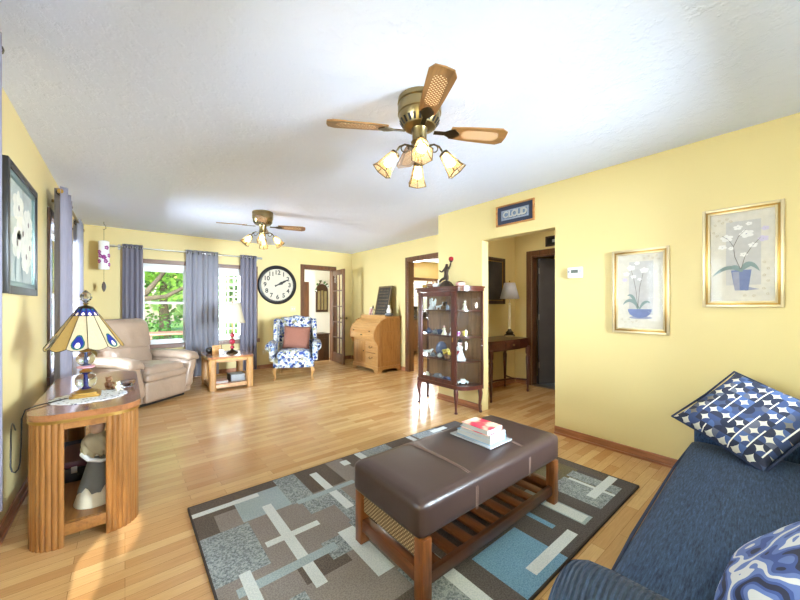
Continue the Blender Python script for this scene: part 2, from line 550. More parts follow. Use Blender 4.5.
def thing(name, label, cat, loc=(0, 0, 0), rotz=0, group=None):
    o = bpy.data.objects.new(name, None); C.objects.link(o); o.empty_display_size = .1
    o.location = loc; o.rotation_euler = (0, 0, rotz)
    return tag(o, label, cat, group)


def copy_tree(o, parent=None, **kw):
    c = o.copy(); C.objects.link(c)
    if parent: c.parent = parent
    for ch in list(o.children): copy_tree(ch, c)
    return c


def struct(name, mb, m, label=None, parent=None):
    o = obj(name, mb, m, parent, 0)
    o['kind'] = 'structure'
    if not parent and label: o['label'] = label
    return o


def text_mesh(body, size, depth, m, name, parent, mx, mats=None):
    cu = bpy.data.curves.new('t', 'FONT'); cu.body = body; cu.size = size; cu.extrude = depth; cu.offset = size * .025; cu.align_x = 'CENTER'; cu.align_y = 'CENTER'
    t = bpy.data.objects.new('t', cu); C.objects.link(t)
    bpy.context.view_layer.update()
    me = bpy.data.meshes.new_from_object(t.evaluated_get(bpy.context.evaluated_depsgraph_get()))
    bpy.data.objects.remove(t); bpy.data.curves.remove(cu)
    me.transform(mx)
    return me


def text_obj(name, items, size, depth, m, parent):
    """items: (body, matrix) merged as one lettering mesh"""
    bm = bmesh.new()
    for it in items:
        me = text_mesh(it[0], it[2] if len(it) > 2 else size, depth, m, name, parent, it[1]); bm.from_mesh(me); bpy.data.meshes.remove(me)
    me = bpy.data.meshes.new(name); bm.to_mesh(me); bm.free(); me.materials.append(M[m])
    o = bpy.data.objects.new(name, me); C.objects.link(o); o.parent = parent
    return o


def skin(name, verts, edges, radii, m, parent=None, sub=2, loc=None, rotz=0):
    me = bpy.data.meshes.new(name); me.from_pydata([Vector(v) for v in verts], edges, []); me.update()
    o = bpy.data.objects.new(name, me); C.objects.link(o)
    me.materials.append(M[m])
    o.modifiers.new('skin', 'SKIN')
    if not me.skin_vertices: me.skin_vertices.new()
    for i, r in enumerate(radii):
        me.skin_vertices[0].data[i].radius = (r, r)
    me.skin_vertices[0].data[0].use_root = True
    s = o.modifiers.new('sub', 'SUBSURF'); s.levels = sub; s.render_levels = sub
    o.modifiers['skin'].use_smooth_shade = True
    if parent: o.parent = parent
    if loc: o.location = loc
    o.rotation_euler[2] = rotz
    return o


# ------------------------------------------------------------------ the shell
LX, RX, FX, BY, NY, CZ = -.52, 3.24, 4.1, 6.8, -.8, 2.44
T = .12


def wall(name, axis, a, b, u0, u1, z0, z1, holes, m='wall'):
    """axis 0: wall slab x in [a,b], runs along y; axis 1: slab y in [a,b], runs along x. holes: (u0,u1,z0,z1)"""
    mb = MB()
    us = sorted({u0, u1, *[h[0] for h in holes], *[h[1] for h in holes]}); zs = sorted({z0, z1, *[h[2] for h in holes], *[h[3] for h in holes]})
    for i in range(len(us) - 1):
        for k in range(len(zs) - 1):
            um = (us[i] + us[i + 1]) / 2; zm = (zs[k] + zs[k + 1]) / 2
            if any(h[0] < um < h[1] and h[2] < zm < h[3] for h in holes): continue
            if axis == 0: mb.box(a, b, us[i], us[i + 1], zs[k], zs[k + 1])
            else: mb.box(us[i], us[i + 1], a, b, zs[k], zs[k + 1])
    bm = mb.bm
    bmesh.ops.remove_doubles(bm, verts=bm.verts, dist=1e-5)
    # drop the inner faces shared by two blocks
    seen = {}
    for f in bm.faces:
        k = tuple(sorted(v.index for v in f.verts)) if False else tuple(round(x, 4) for x in f.calc_center_median())
        seen.setdefault(k, []).append(f)
    bmesh.ops.delete(bm, geom=[f for fs in seen.values() if len(fs) > 1 for f in fs], context='FACES')
    return struct(name, mb, m)


struct('floor', MB().box(LX - T, 7.4, NY - T, BY + T, -.1, 0), 'floor')
struct('ceiling', MB().box(LX - T, 7.4, NY - T, BY + T, CZ, CZ + .12), 'ceiling')
struct('sun_block_slab', MB().box(LX - T - .9, 7.4, NY - T - 1.3, NY - T, 2.46, 2.56), 'white')  # unseen slab added to keep the sun out of the near-wall windows
wall('wall_left', 0, LX - T, LX, NY - T, BY + T, 0, CZ, [(.78, 1.94, .9, 2.03), (4.25, 5.7, .62, 2.02)])
wall('wall_back', 1, BY, BY + T, LX, 7.4, 0, CZ, [(.17, .85, .6, 1.92), (1.2, 1.9, .6, 1.92), (2.93, 3.62, 0, 2.03), (5.5, 6.9, 1.0, 1.92)])
wall('wall_near', 1, NY - T, NY, LX, 7.4, 0, CZ, [(-.45, .46, .85, 2.1), (1.74, 2.70, .85, 2.1)])
wall('wall_right', 0, RX, RX + T, NY, 3.15, 0, CZ, [(1.576, 2.44, 0, 2.003)])
wall('wall_return', 1, 3.03, 3.15, RX + T, 7.3, 0, CZ, [])
wall('wall_far_right', 0, FX, FX + T, 3.15, BY, 0, CZ, [(3.8, 4.76, 0, 2.06)])
wall('wall_hall', 0, 4.88, 5.0, NY, 3.03, 0, CZ, [(1.95, 2.74, 0, 2.0)])
wall('wall_outer', 0, 7.3, 7.4, NY, BY, 0, CZ, [])
# hall ends, room behind the hall door
wall('wall_hall_end', 1, .9, 1.0, RX + T, 4.88, 0, CZ, [])
struct('floor_bedroom', MB().box(5.0, 7.3, NY, 3.03, 0, .008), 'greycer')
# room behind the back door (a step lower)
struct('floor_porch_room', MB().box(1.9, 5.0, BY + T, 9.0, -.28, -.18), 'floor')
struct('ceiling_porch_room', MB().box(1.9, 5.0, BY + T, 9.1, 2.30, 2.38), 'white_wall')
wall('wall_porch_room_back', 1, 8.2, 8.3, 2.0, 5.0, -.18, 2.30, [], 'white_wall')
wall('wall_porch_room_side', 0, 4.9, 5.0, BY + T, 8.2, -.18, 2.30, [], 'white_wall')
wall('wall_porch_room_left', 0, 2.0, 2.1, BY + T, 8.2, -.18, 2.30, [(7.1, 8.0, .3, 1.9)], 'white_wall')


def baseboard(name, axis, a, b, segs):
    mb = MB()
    for u0, u1 in segs:
        lo, hi = min(a, b), max(a, b)
        sh = b + (.008 if b > a else -.008)
        slo, shi = min(a, sh), max(a, sh)
        if axis == 0:
            mb.box(lo, hi, u0, u1, .018, .075, .004); mb.box(slo, shi, u0, u1, 0, .018)
        else:
            mb.box(u0, u1, lo, hi, .018, .075, .004); mb.box(u0, u1, slo, shi, 0, .018)
    return struct(name, mb, 'base')


baseboard('baseboard_left', 0, LX, LX + .014, [(NY, BY)])
baseboard('baseboard_back', 1, BY, BY - .014, [(LX + .02, 2.86), (3.69, FX - .02)])
baseboard('baseboard_right', 0, RX, RX - .014, [(NY, 1.576), (2.44, 3.15)])
baseboard('baseboard_far_right', 0, FX, FX - .014, [(4.83, BY - .02)])
baseboard('baseboard_return', 1, 3.03, 3.016, [(RX + T + .01, 4.86)])
baseboard('baseboard_hall', 0, 4.88, 4.866, [(1.0, 1.87), (2.82, 3.01)])


def casing(name, axis, face, out, u0, u1, z1, w=.075, z0=0, sill=False, m='trimv', depth=.018):
    """door or window trim on a wall face; out=+1/-1 direction of the room"""
    mb = MB()
    a, b = sorted((face, face + out * depth))
    segs = [(u0 - w, u0, z0, z1 + w), (u1, u1 + w, z0, z1 + w), (u0, u1, z1, z1 + w)]
    if sill: segs.append((u0 - w - .02, u1 + w + .02, z0 - w, z0))
    for p0, p1, q0, q1 in segs:
        if axis == 0: mb.box(a, b, p0, p1, q0, q1, .004)
        else: mb.box(p0, p1, a, b, q0, q1, .004)
    return struct(name, mb, m)


def jamb(name, axis, a, b, u0, u1, z1, t=.018, m='trimv'):
    mb = MB()
    for p0, p1, q0, q1 in ((u0, u0 + t, 0, z1), (u1 - t, u1, 0, z1), (u0 + t, u1 - t, z1 - t, z1)):
        if axis == 0: mb.box(a, b, p0, p1, q0, q1)
        else: mb.box(p0, p1, a, b, q0, q1)
    return struct(name, mb, m)


casing('trim_1', 1, BY, -1, 2.93, 3.62, 2.03)
jamb('trim_2', 1, BY, BY + T, 2.93, 3.62, 2.03)
casing('trim_3', 0, FX, -1, 3.8, 4.76, 2.06)
jamb('trim_4', 0, FX, FX + T, 3.8, 4.76, 2.06)
casing('trim_5', 0, 4.88, -1, 1.95, 2.74, 2.0, .08)
jamb('trim_6', 0, 4.88, 5.0, 1.95, 2.74, 2.0)
struct('trim_7', MB().box(4.875, 5.005, 1.97, 2.72, 0, .012, .003), 'silver')


def window(name, axis, a, b, u0, u1, z0, z1, mid=True, face=None, out=1):
    """double-hung window in a hole of a wall slab [a,b]"""
    root = bpy.data.objects.new(name, None); C.objects.link(root); root['kind'] = 'structure'
    f = MB(); s = MB(); g = MB()
    c = (a + b) / 2

    def bx(mb, p0, p1, q0, q1, d0, d1, bev=.003):
        if axis == 0: mb.box(d0, d1, p0, p1, q0, q1, bev)
        else: mb.box(p0, p1, d0, d1, q0, q1, bev)
    w = .035
    for r in ((u0, u0 + w, z0, z1), (u1 - w, u1, z0, z1), (u0 + w, u1 - w, z0, z0 + w), (u0 + w, u1 - w, z1 - w, z1)):
        bx(f, *r, a, b)
    zm = (z0 + z1) / 2 + .02
    i0, i1, j0, j1 = u0 + w, u1 - w, z0 + w, z1 - w
    sw = .04
    for (q0, q1, d) in ((j0, zm + .02, c - .012), (zm - .02, j1, c + .012)) if mid else ((j0, j1, c),):
        for r in ((i0, i0 + sw, q0, q1), (i1 - sw, i1, q0, q1), (i0 + sw, i1 - sw, q0, q0 + sw), (i0 + sw, i1 - sw, q1 - sw, q1)):
            bx(s, *r, d - .012, d + .012)
        bx(g, i0 + sw, i1 - sw, q0 + sw, q1 - sw, d - .002, d + .002, 0)
    obj('window_frame', f, 'white', root); obj('sash', s, 'white', root); obj('pane', g, 'pane', root)
    return root


w1 = window('window_1', 1, BY, BY + T, .17, .85, .6, 1.92)
w2 = window('window_2', 1, BY, BY + T, 1.2, 1.9, .6, 1.92)
for w_, a_, b_ in ((w1, .205, .815), (w2, 1.235, 1.865)):
    obj('blind', MB().box(a_, b_, BY + .012, BY + .04, 1.79, 1.885, .006), 'white', w_)
window('window_3', 0, LX - T, LX, 4.25, 5.7, .62, 2.02)
window('window_4', 0, LX - T, LX, .78, 1.94, .9, 2.03)
window('fill_window', 1, NY - T, NY, -.45, .46, .85, 2.1)  # unseen opening added behind the camera to let the fill lamp in
window('window_7', 1, NY - T, NY, 1.74, 2.70, .85, 2.1)
window('window_6', 1, BY, BY + T, 5.5, 6.9, 1.0, 1.92)
# one long stained casing round the pair of back windows
struct('trim_8', MB().box(.08, 1.99, BY - .02, BY, 1.92, 1.99, .004).box(.08, .17, BY - .02, BY, .6, 1.92, .004).box(1.9, 1.99, BY - .02, BY, .6, 1.92, .004)
       .box(.85, 1.2, BY - .02, BY, .6, 1.92, .004).box(.05, 2.02, BY - .05, BY, .53, .6, .004), 'trim')
casing('trim_9', 0, LX, 1, 4.25, 5.7, 2.02, .075, .62, True)
casing('trim_10', 0, LX, 1, .78, 1.94, 2.03, .075, .9, True)
casing('trim_11', 1, BY, -1, 5.5, 6.9, 1.92, .075, 1.0, True, 'trim')


# ------------------------------------------------------------------ curtains
def wavy(p0, p1, folds, amp, nrm, n=None, jit=.25):
    p0, p1, nrm = Vector(p0), Vector(p1), Vector(nrm)
    n = n or folds * 10
    out = []
    ph = [random.uniform(.7, 1.3) for _ in range(folds + 2)]
    for i in range(n + 1):
        t = i / n; k = t * folds
        a = amp * ph[int(k)] * math.sin(2 * PI * k)
        out.append(tuple(p0.lerp(p1, t + .25 * jit * math.sin(4 * PI * k) / folds) + nrm * a))
    return out


def curtain(label, p0, p1, folds, amp, nrm, z0, z1, m, ring_m='darkbrass', rod_off=None, group=None):
    pts = wavy(p0, p1, folds, amp, nrm)
    x0 = sum(p[0] for p in pts) / len(pts); y0 = sum(p[1] for p in pts) / len(pts)
    root = thing('curtain', label, 'curtain', (x0, y0, z0), 0, group)
    loc = [(p[0] - x0, p[1] - y0) for p in pts]
    obj('curtain_panel', MB().sheet(loc, 0, z1 - z0, 10, .04), m, root, 80, .005)
    hem = MB().sheet(loc, -.0, .06, 1, .0)
    hem.bm.free()
    P0, P1 = Vector(p0), Vector(p1)
    d = (P1 - P0).normalized()
    for k in range(folds * 2):
        t = (k + .5) / (folds * 2)
        q = P0.lerp(P1, t)
        ring = MB(); pl = []
        for j in range(13):
            a = 2 * PI * j / 12
            off = Vector(nrm) * math.cos(a) * .025
            pl.append((q.x - x0 + off.x, q.y - y0 + off.y, z1 - z0 - .045 + .025 * math.sin(a)))
        ring.tube(pl, .0035, 6, False)
        obj('grommet', ring, ring_m, root)
    return root


by = BY - .085
curtain('narrow lavender curtain at the left end of the back wall rod, behind the recliner', (-.03, by), (.22, by), 4, .024, (0, 1), .02, 2.19, 'curtain')
curtain('wide pale blue curtain between the two back wall windows', (.80, by), (1.29, by), 6, .026, (0, 1), .02, 2.185, 'curtain2')
curtain('lavender curtain beside the round wall clock, right end of the back wall rod', (1.66, by), (1.945, by), 4, .026, (0, 1), .02, 2.18, 'curtain')
r = thing('curtain_rod', 'long silver curtain rod above the two back wall windows', 'curtain rod', (.93, by, 2.143))
obj('rod', MB().tube([(-1.06, 0, 0), (1.07, 0, 0)], .011, 10), 'silver', r)
for sx in (-1.08, 1.09): obj('finial', MB().tube([(sx - .03, 0, 0), (sx + .03, 0, 0)], .019, 12), 'silver', r)
for sx in (-1.0, .02, 1.04): obj('bracket', MB().box(sx - .008, sx + .008, .0, .085, -.012, .02).box(sx - .015, sx + .015, .07, .085, -.04, .04), 'silver', r)
lx = LX + .10
curtain('lavender curtain on the left wall, nearest panel of the far left window', (lx, 3.98), (lx, 4.58), 5, .035, (1, 0), .03, 2.24, 'curtain')
curtain('pale curtain in the far corner of the left wall, by the hanging chime', (lx - .01, 5.36), (lx - .01, 5.82), 5, .03, (1, 0), .03, 2.24, 'curtain2')
r = thing('curtain_rod', 'brass curtain rod over the far left wall window', 'curtain rod', (lx, 4.9, 2.2))
obj('rod', MB().tube([(0, -.90, 0), (0, 1.0, 0)], .012, 10), 'brass', r)
for sy in (-.90, 1.0): obj('finial', MB().tube([(0, sy - .02, 0), (0, sy + .02, 0)], .02, 12), 'gold', r)
for sy in (-.5, .96): obj('bracket', MB().box(-.1, 0, sy - .008, sy + .008, -.012, .012), 'brass', r)
curtain('lavender curtain at the left edge, in front of the flower picture', (lx, 1.76), (lx, 2.175), 4, .03, (1, 0), .40, 2.36, 'curtain')
r = thing('curtain_rod', 'brass curtain rod holding the curtain at the left edge', 'curtain rod', (lx, 1.3, 2.31))
obj('rod', MB().tube([(0, -1.0, 0), (0, .86, 0)], .012, 10), 'brass', r)
for sy in (-.95, .80): obj('bracket', MB().box(-.1, 0, sy - .008, sy + .008, -.012, .012), 'brass', r)


# ------------------------------------------------------------------ rug
def rug():
    X0, X1, Y0, Y1 = .293, 2.715, .74, 2.395
    mats = ['r_taupe', 'r_brown', 'r_dark', 'r_speck', 'r_light', 'r_blue', 'r_cream', 'r_olive', 'r_edge']
    ix = {k[2:]: i for i, k in enumerate(mats)}
    P = [(X0, X1, Y0, Y1, 'taupe'),
         (X0, .52, 2.02, Y1, 'brown'), (.40, .53, 1.9, 2.2, 'taupe'), (.52, .80, 2.03, 2.30, 'light'), (.52, .8, 2.30, Y1, 'brown'), (.80, .95, 2.02, Y1, 'speck'),
         (.95, 1.2, 2.06, Y1, 'brown'), (1.2, 1.34, 2.1, Y1, 'taupe'), (1.34, 1.5, 2.2, Y1, 'brown'), (1.5, 1.78, 2.12, Y1, 'speck'), (1.78, 2.1, 2.1, Y1, 'brown'), (2.1, 2.4, 2.2, Y1, 'speck'), (2.4, X1, 2.0, Y1, 'dark'),
         (1.3, 1.36, 2.26, 2.34, 'cream'), (1.46, 1.52, 2.14, Y1, 'cream'), (2.02, 2.07, 2.2, Y1, 'cream'), (2.3, 2.5, 2.3, 2.36, 'cream'),
         (.85, 1.12, 1.78, 2.0, 'speck'), (1.12, 1.5, 1.7, 2.06, 'taupe'), (.98, 1.1, 1.55, 1.8, 'speck'),
         (.30, .54, 1.63, 2.02, 'speck'), (.54, .85, 1.45, 2.0, 'taupe'), (.62, .85, 1.4, 1.56, 'brown'), (.85, 1.0, 1.66, 1.86, 'taupe'),
         (.5, .6, 1.2, 1.38, 'speck'), (.78, .9, 1.46, 1.6, 'speck'), (X0, .5, .9, 1.5, 'taupe'), (.98, 1.14, .8, 1.22, 'speck'), (1.14, 1.3, .74, 1.1, 'dark'),
         (.5, .98, .74, 1.1, 'brown'),
         (1.28, X1, .74, 1.5, 'dark'), (1.7, 2.1, 1.2, 2.0, 'brown'), (2.1, X1, 1.3, 2.1, 'taupe'),
         (2.2, 2.62, 1.1, 1.36, 'olive'), (2.62, X1, .9, 1.36, 'brown'), (2.22, 2.58, .80, 1.12, 'speck'), (2.44, 2.47, .82, 1.34, 'olive'),
         (1.30, 1.67, .74, 1.04, 'blue'), (1.82, 1.86, .90, 1.10, 'blue'), (1.99, 2.10, .80, 1.2, 'light'), (2.0, 2.09, .82, 1.05, 'cream'),
         (1.45, 1.88, .79, .845, 'cream'), (2.31, 2.70, .865, .92, 'cream'), (2.43, 2.46, .80, 1.09, 'cream'),
         (1.12, 1.19, .74, 1.18, 'cream'),
         (X0, .67, 2.25, 2.295, 'cream'), (1.035, 1.09, 1.775, 2.305, 'cream'), (.83, 1.24, 2.0, 2.045, 'light'),
         (.645, .70, 1.36, 2.12, 'cream'), (.56, .85, 1.745, 1.79, 'cream'), (.37, .84, 1.515, 1.57, 'light'), (.40, .45, 1.3, 1.65, 'cream'),
         (.89, .985, 1.24, 1.62, 'cream')]
    e = .008
    xs = sorted({X0, X1, X0 + e, X1 - e, *[v for p in P for v in p[:2]]}); ys = sorted({Y0, Y1, Y0 + e, Y1 - e, *[v for p in P for v in p[2:4]]})
    mb = MB(); z = .014
    vg = {}
    g = lambda i, j: vg.setdefault((i, j), mb._v((xs[i], ys[j], z)))
    for i in range(len(xs) - 1):
        for j in range(len(ys) - 1):
            cx = (xs[i] + xs[i + 1]) / 2; cy = (ys[j] + ys[j + 1]) / 2
            k = 'taupe'
            for p in P:
                if p[0] < cx < p[1] and p[2] < cy < p[3]: k = p[4]
            if cx < X0 + e or cx > X1 - e or cy < Y0 + e or cy > Y1 - e: k = 'edge'
            mb.mi = ix[k]
            mb._f([g(i, j), g(i + 1, j), g(i + 1, j + 1), g(i, j + 1)])
    mb.mi = ix['edge']
    # sides and underside
    for a, b in (((X0, Y0), (X1, Y0)), ((X1, Y0), (X1, Y1)), ((X1, Y1), (X0, Y1)), ((X0, Y1), (X0, Y0))):
        mb.quad((*a, .001), (*b, .001), (*b, z), (*a, z))
    mb.quad((X0, Y0, .001), (X0, Y1, .001), (X1, Y1, .001), (X1, Y0, .001))
    o = obj('area_rug', mb, mats, None, 20)
    tag(o, 'grey and blue rug of overlapping rectangles under the leather bench', 'rug')


rug()


# ------------------------------------------------------------------ leather bench
def bench():
    b = thing('ottoman_bench', 'brown leather topped bench with slatted wooden shelf on the rug', 'bench', (1.515, 1.255, .014))
    hx, hy = .598, .262
    z0, z1 = .264, .424

    def puff(p, u):
        q = p.copy()
        if u.z > .2: q.z += .012 * (1 - u.x ** 2) * (1 - u.y ** 2)
        return q
    c = obj('cushion', MB().rbox((0, 0, (z0 + z1) / 2), (2 * hx, 2 * hy, z1 - z0), .036, 16, puff), 'leather', b, 60)
    for sx in (-.235, .235):
        st = MB()
        for dx in (-.006, .006):
            pts = [(sx + dx, -hy - .001, z0 + .01), (sx + dx, -hy - .001, z1 - .05), (sx + dx, -hy + .013, z1 - .012), (sx + dx, -hy + .045, z1 + .002)]
            pts += [(sx + dx, y, z1 + .0026 + .012 * (1 - (sx / hx) ** 2) * (1 - (y / hy) ** 2)) for y in (-.18, -.12, -.06, 0, .06, .12, .18)]
            pts += [(sx + dx, hy - .045, z1 + .002), (sx + dx, hy - .013, z1 - .012), (sx + dx, hy + .001, z1 - .05), (sx + dx, hy + .001, z0 + .01)]
            st.tube(pts, .0022, 6)
        obj('seam', st, 'seam', c)
    L = .054
    for sx in (-1, 1):
        for sy in (-1, 1):
            x = sx * (hx - .018 - L / 2); y = sy * (hy - .004 - L / 2)
            obj('leg', MB().box(x - L / 2, x + L / 2, y - L / 2, y + L / 2, 0, z0 + .002, .004), 'walnut', b)
    ix, iy = hx - .018 - L, hy - .004 - L
    for sy in (-1, 1):
        y = sy * (hy - .004 - L / 2)
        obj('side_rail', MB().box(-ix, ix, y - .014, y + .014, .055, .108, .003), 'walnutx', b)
    for sx in (-1, 1):
        x = sx * (hx - .018 - L / 2)
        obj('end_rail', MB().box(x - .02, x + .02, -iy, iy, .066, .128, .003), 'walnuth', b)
    for k in range(9):
        x = -ix + .075 + k * (2 * ix - .15) / 8
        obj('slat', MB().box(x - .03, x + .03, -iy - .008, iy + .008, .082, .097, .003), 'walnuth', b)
    x = -(hx - .018 - L / 2)
    obj('woven_panel', MB().box(x - .008, x + .008, -iy, iy, .165, z0 + .001), 'weave', b)


bench()


def book(name, label, x0, x1, y0, y1, z0, z1, cover, spine=1, group=None, cat='book', parent_none=None):
    """book lying flat; spine on side: 1 = low-y edge, 0 = low-x edge"""
    cx, cy = (x0 + x1) / 2, (y0 + y1) / 2
    r = thing(name, label, cat, (cx, cy, z0), 0, group)
    hx, hy, h = (x1 - x0) / 2, (y1 - y0) / 2, z1 - z0
    m = MB().box(-hx, hx, -hy, hy, 0, .003).box(-hx, hx, -hy, hy, h - .003, h)
    if spine == 1: m.box(-hx, hx, hy - .003, hy, .003, h - .003); p = (-hx + .004, hx - .004, -hy + .004, hy - .004)
    else: m.box(hx - .003, hx, -hy, hy, .003, h - .003); p = (-hx + .004, hx - .004, -hy + .004, hy - .004)
    obj('cover', m, cover, r)
    obj('pages', MB().box(*p, .0032, h - .0032), 'paper', r)
    return r


def redcover():
    m, nt, p = newmat('red and peach book cover')
    n = noise(nt, coords(nt), 11, 2)
    nt.links.new(ramp(nt, n, [(.35, S(206, 32, 78)), (.47, S(226, 70, 80)), (.53, S(240, 176, 150)), (.7, S(250, 214, 190))]), p.inputs['Base Color'])
    p.inputs['Roughness'].default_value = .35
    return m


M['redcover'] = redcover()
M['bluecover'] = mat('pale blue cover', S(122, 158, 186), .4)
M['whitecover'] = mat('white cover', S(168, 174, 180), .4)
zt = .452
o = obj('magazine', MB().box(-.105, .105, -.147, .147, 0, .006), 'whitecover', None, loc=(1.655, 1.258, zt))
tag(o, 'thin white magazine under the book stack on the leather bench', 'magazine')
book('book', 'lower white book with pale blue edge in the stack on the bench', 1.575, 1.728, 1.13, 1.375, zt + .0065, zt + .038, 'bluecover', 0, 'books on the bench')
book('book', 'middle white book of the stack on the leather bench', 1.57, 1.715, 1.125, 1.345, zt + .0385, zt + .066, 'whitecover', 0, 'books on the bench')
book('book', 'red and peach covered book on top of the stack on the bench', 1.553, 1.688, 1.13, 1.318, zt + .0665, zt + .098, 'redcover', 0, 'books on the bench')


# ------------------------------------------------------------------ sofa (stands along the near wall)
def sofa():
    s = thing('sofa', 'dark blue woven fabric sofa in the lower right corner', 'sofa', (1.9, -.03, 0), R(2.6))
    # local: front is +y
    fr = .472

    def soft(p, u):
        q = p.copy()
        if u.z > 0: q.z += .02 * (1 - u.x ** 4) * (1 - u.y ** 2)
        return q
    obj('base', MB().rbox((-.02, .02, .16), (2.0, .86, .2), .03, 10), 'denim', s, 60)
    obj('seat_cushion', MB().rbox((-.02, .06, .325), (1.86, .83, .15), .05, 20, soft), 'denim', s, 60)
    obj('welt', MB().tube([(-.93, fr - .012, .375), (-.4, fr + .003, .378), (.4, fr + .003, .378), (.89, fr - .012, .375)], .006, 8), 'piping', s)
    obj('backrest', MB().rbox((-.02, -.47, .50), (2.0, .22, .62), .08, 12), 'denim', s, 60)

    for x in (-.48, .45): obj('back_cushion', MB().rbox((x, -.275, .585), (.91, .2, .38), .07, 12), 'denim', s, 60)

    def arm(cx, lean, m):
        a = MB()
        prof = []
        for k in range(13):
            t = PI * k / 12
            prof.append((cx + .105 * math.cos(t) + lean * .02, .555 + .105 * math.sin(t)))
        prof = [(cx + .09, .06)] + prof + [(cx - .09, .06)]
        # rounded front: shrink the last slices
        ys = [-.5, -.2, 0, .15, .28, .36, .41, .44, .455, .462]
        sc = [1, 1, 1, 1, 1, 1, .985, .94, .86, .72]
        rings = []
        for y, k in zip(ys, sc):
            rings.append([a._v((cx + (px - cx) * k, y, .33 + (pz - .33) * (k if pz > .33 else 1))) for px, pz in prof])
        n = len(prof)
        for q, w in zip(rings, rings[1:]):
            for i in range(n): a._f([q[i], q[(i + 1) % n], w[(i + 1) % n], w[i]])
        a._f(rings[0]); a._f(rings[-1][::-1])
        return obj('armrest', a, m, s, 50)
    arm(-1.065, -1, 'denimrib'); arm(1.02, 1, 'denim')
    for x in (-1.0, .96):
        for y in (-.42, .38): obj('foot', MB().lathe([(.02, 0), (.028, .065)], (x, y, 0), 12), 'cherry', s)


sofa()


def place_plane(o, origin, ex, ey):
    ex = Vector(ex).normalized(); ez = ex.cross(Vector(ey)).normalized(); ey = ez.cross(ex)
    mx = Matrix((ex, ey, ez)).transposed().to_4x4(); mx.translation = origin
    o.matrix_world = mx


L_, T_, B_ = Vector((2.60, .555, .525)), Vector((2.93, .31, .80)), Vector((2.51, .14, .455))
cen = (T_ + B_) / 2
p = thing('throw_pillow', 'square navy pillow with pale star print against the right sofa arm', 'pillow')
place_plane(p, cen + Vector((.0, 0, -.012)), T_ - L_, L_ - B_)
obj('pillow_cover', MB().pillow(.50, .45, .13, 22), 'star', p, 80)
rim = [(a * .25 * .985, b * .235 * .985, 0) for a, b in ((-1, -1), (0, -.955), (1, -1), (.955, 0), (1, 1), (0, .955), (-1, 1), (-.955, 0), (-1, -1))]
obj('piping', MB().tube(rim, .006, 8, False), 'piping', p)
p = thing('throw_pillow', 'blue and white scroll print pillow at the bottom right edge', 'pillow')
place_plane(p, Vector((1.36, .035, .525)), Vector((1, -.04, 0)), Vector((0, -.66, .75)))
obj('pillow_cover', MB().pillow(.46, .36, .13, 20), 'scroll', p, 80)


# ------------------------------------------------------------------ fluted console by the left wall
def fluted_quarter(cx, cy, r, a0, a1, z0, z1, n=9, thick=.05):
    """a column whose outer face is a fluted arc"""
    pts = []
    seg = n * 6
    for i in range(seg + 1):
        t = i / seg
        a = a0 + (a1 - a0) * t
        rr = r - .006 * (1 - abs(math.sin(PI * n * t))) ** 1.6
        pts.append((cx + rr * math.cos(a), cy + rr * math.sin(a)))
    pts += [(cx + (r - thick) * math.cos(a1 - (a1 - a0) * t / 8), cy + (r - thick) * math.sin(a1 - (a1 - a0) * t / 8)) for t in range(9)]
    return MB().prism(pts, 2, z0, z1)


def rounded_rect(x0, x1, y0, y1, r, n=8):
    pts = []
    for cx, cy, a in ((x1 - r, y1 - r, 0), (x0 + r, y1 - r, 90), (x0 + r, y0 + r, 180), (x1 - r, y0 + r, 270)):
        for k in range(n + 1):
            t = R(a + 90 * k / n); pts.append((cx + r * math.cos(t), cy + r * math.sin(t)))
    return pts


def console():
    x0, x1, y0, y1, zt = -.385, .062, 2.425, 3.68, .69
    c = thing('console_table', 'oak console with fluted rounded corner posts under the stained glass lamp', 'table', (-.16, 3.05, 0))
    ox, oy = -.16, 3.05
    X0, X1, Y0, Y1 = x0 - ox, x1 - ox, y0 - oy, y1 - oy
    r = .13
    top = obj('table_top', MB().prism(rounded_rect(X0 - .008, X1 + .012, Y0 - .01, Y1 + .01, r + .01), 2, zt - .032, zt), 'oaktop', c, 30)
    obj('brass_strip', MB().prism(rounded_rect(X0 - .004, X1 + .006, Y0 - .005, Y1 + .005, r + .005), 2, zt - .05, zt - .032), 'gold', c, 30)
    for cx, cy, a in ((X1 - r, Y1 - r, 0), (X0 + r, Y1 - r, 90), (X0 + r, Y0 + r, 180), (X1 - r, Y0 + r, 270)):
        obj('fluted_post', fluted_quarter(cx, cy, r, R(a - 6), R(a + 96), 0, zt - .05), 'oak', c, 30)
    # aprons, bottom shelf, rails
    b = .018
    obj('apron', MB().box(X0 + r, X1 - r, Y0 + .004, Y0 + .004 + b, zt - .085, zt - .05), 'oakh', c)
    obj('apron', MB().box(X0 + r, X1 - r, Y1 - .004 - b, Y1 - .004, zt - .085, zt - .05), 'oakh', c)
    obj('bottom_rail', MB().box(X0 + r, X1 - r, Y0 + .006, Y0 + .006 + b, .055, .115, .003), 'oakh', c)
    obj('bottom_rail', MB().box(X0 + r, X1 - r, Y1 - .006 - b, Y1 - .006, .055, .115, .003), 'oakh', c)
    obj('bottom_shelf', MB().box(X0 + .012, X1 - .012, Y0 + .13, Y1 - .13, .10, .117).box(X0 + r - .02, X1 - r + .02, Y0 + .025, Y0 + .13, .10, .117).box(X0 + r - .02, X1 - r + .02, Y1 - .13, Y1 - .025, .10, .117), 'oakh', c)
    obj('side_panel', MB().box(X1 - .022, X1 - .008, Y0 + r, Y1 - r, .055, zt - .05), 'oakh', c)
    obj('side_panel', MB().box(X0 + .004, X0 + .018, Y0 + r, Y1 - r, .055, .20).box(X0 + .004, X0 + .018, Y0 + r, Y1 - r, zt - .10, zt - .05), 'oakh', c)


console()
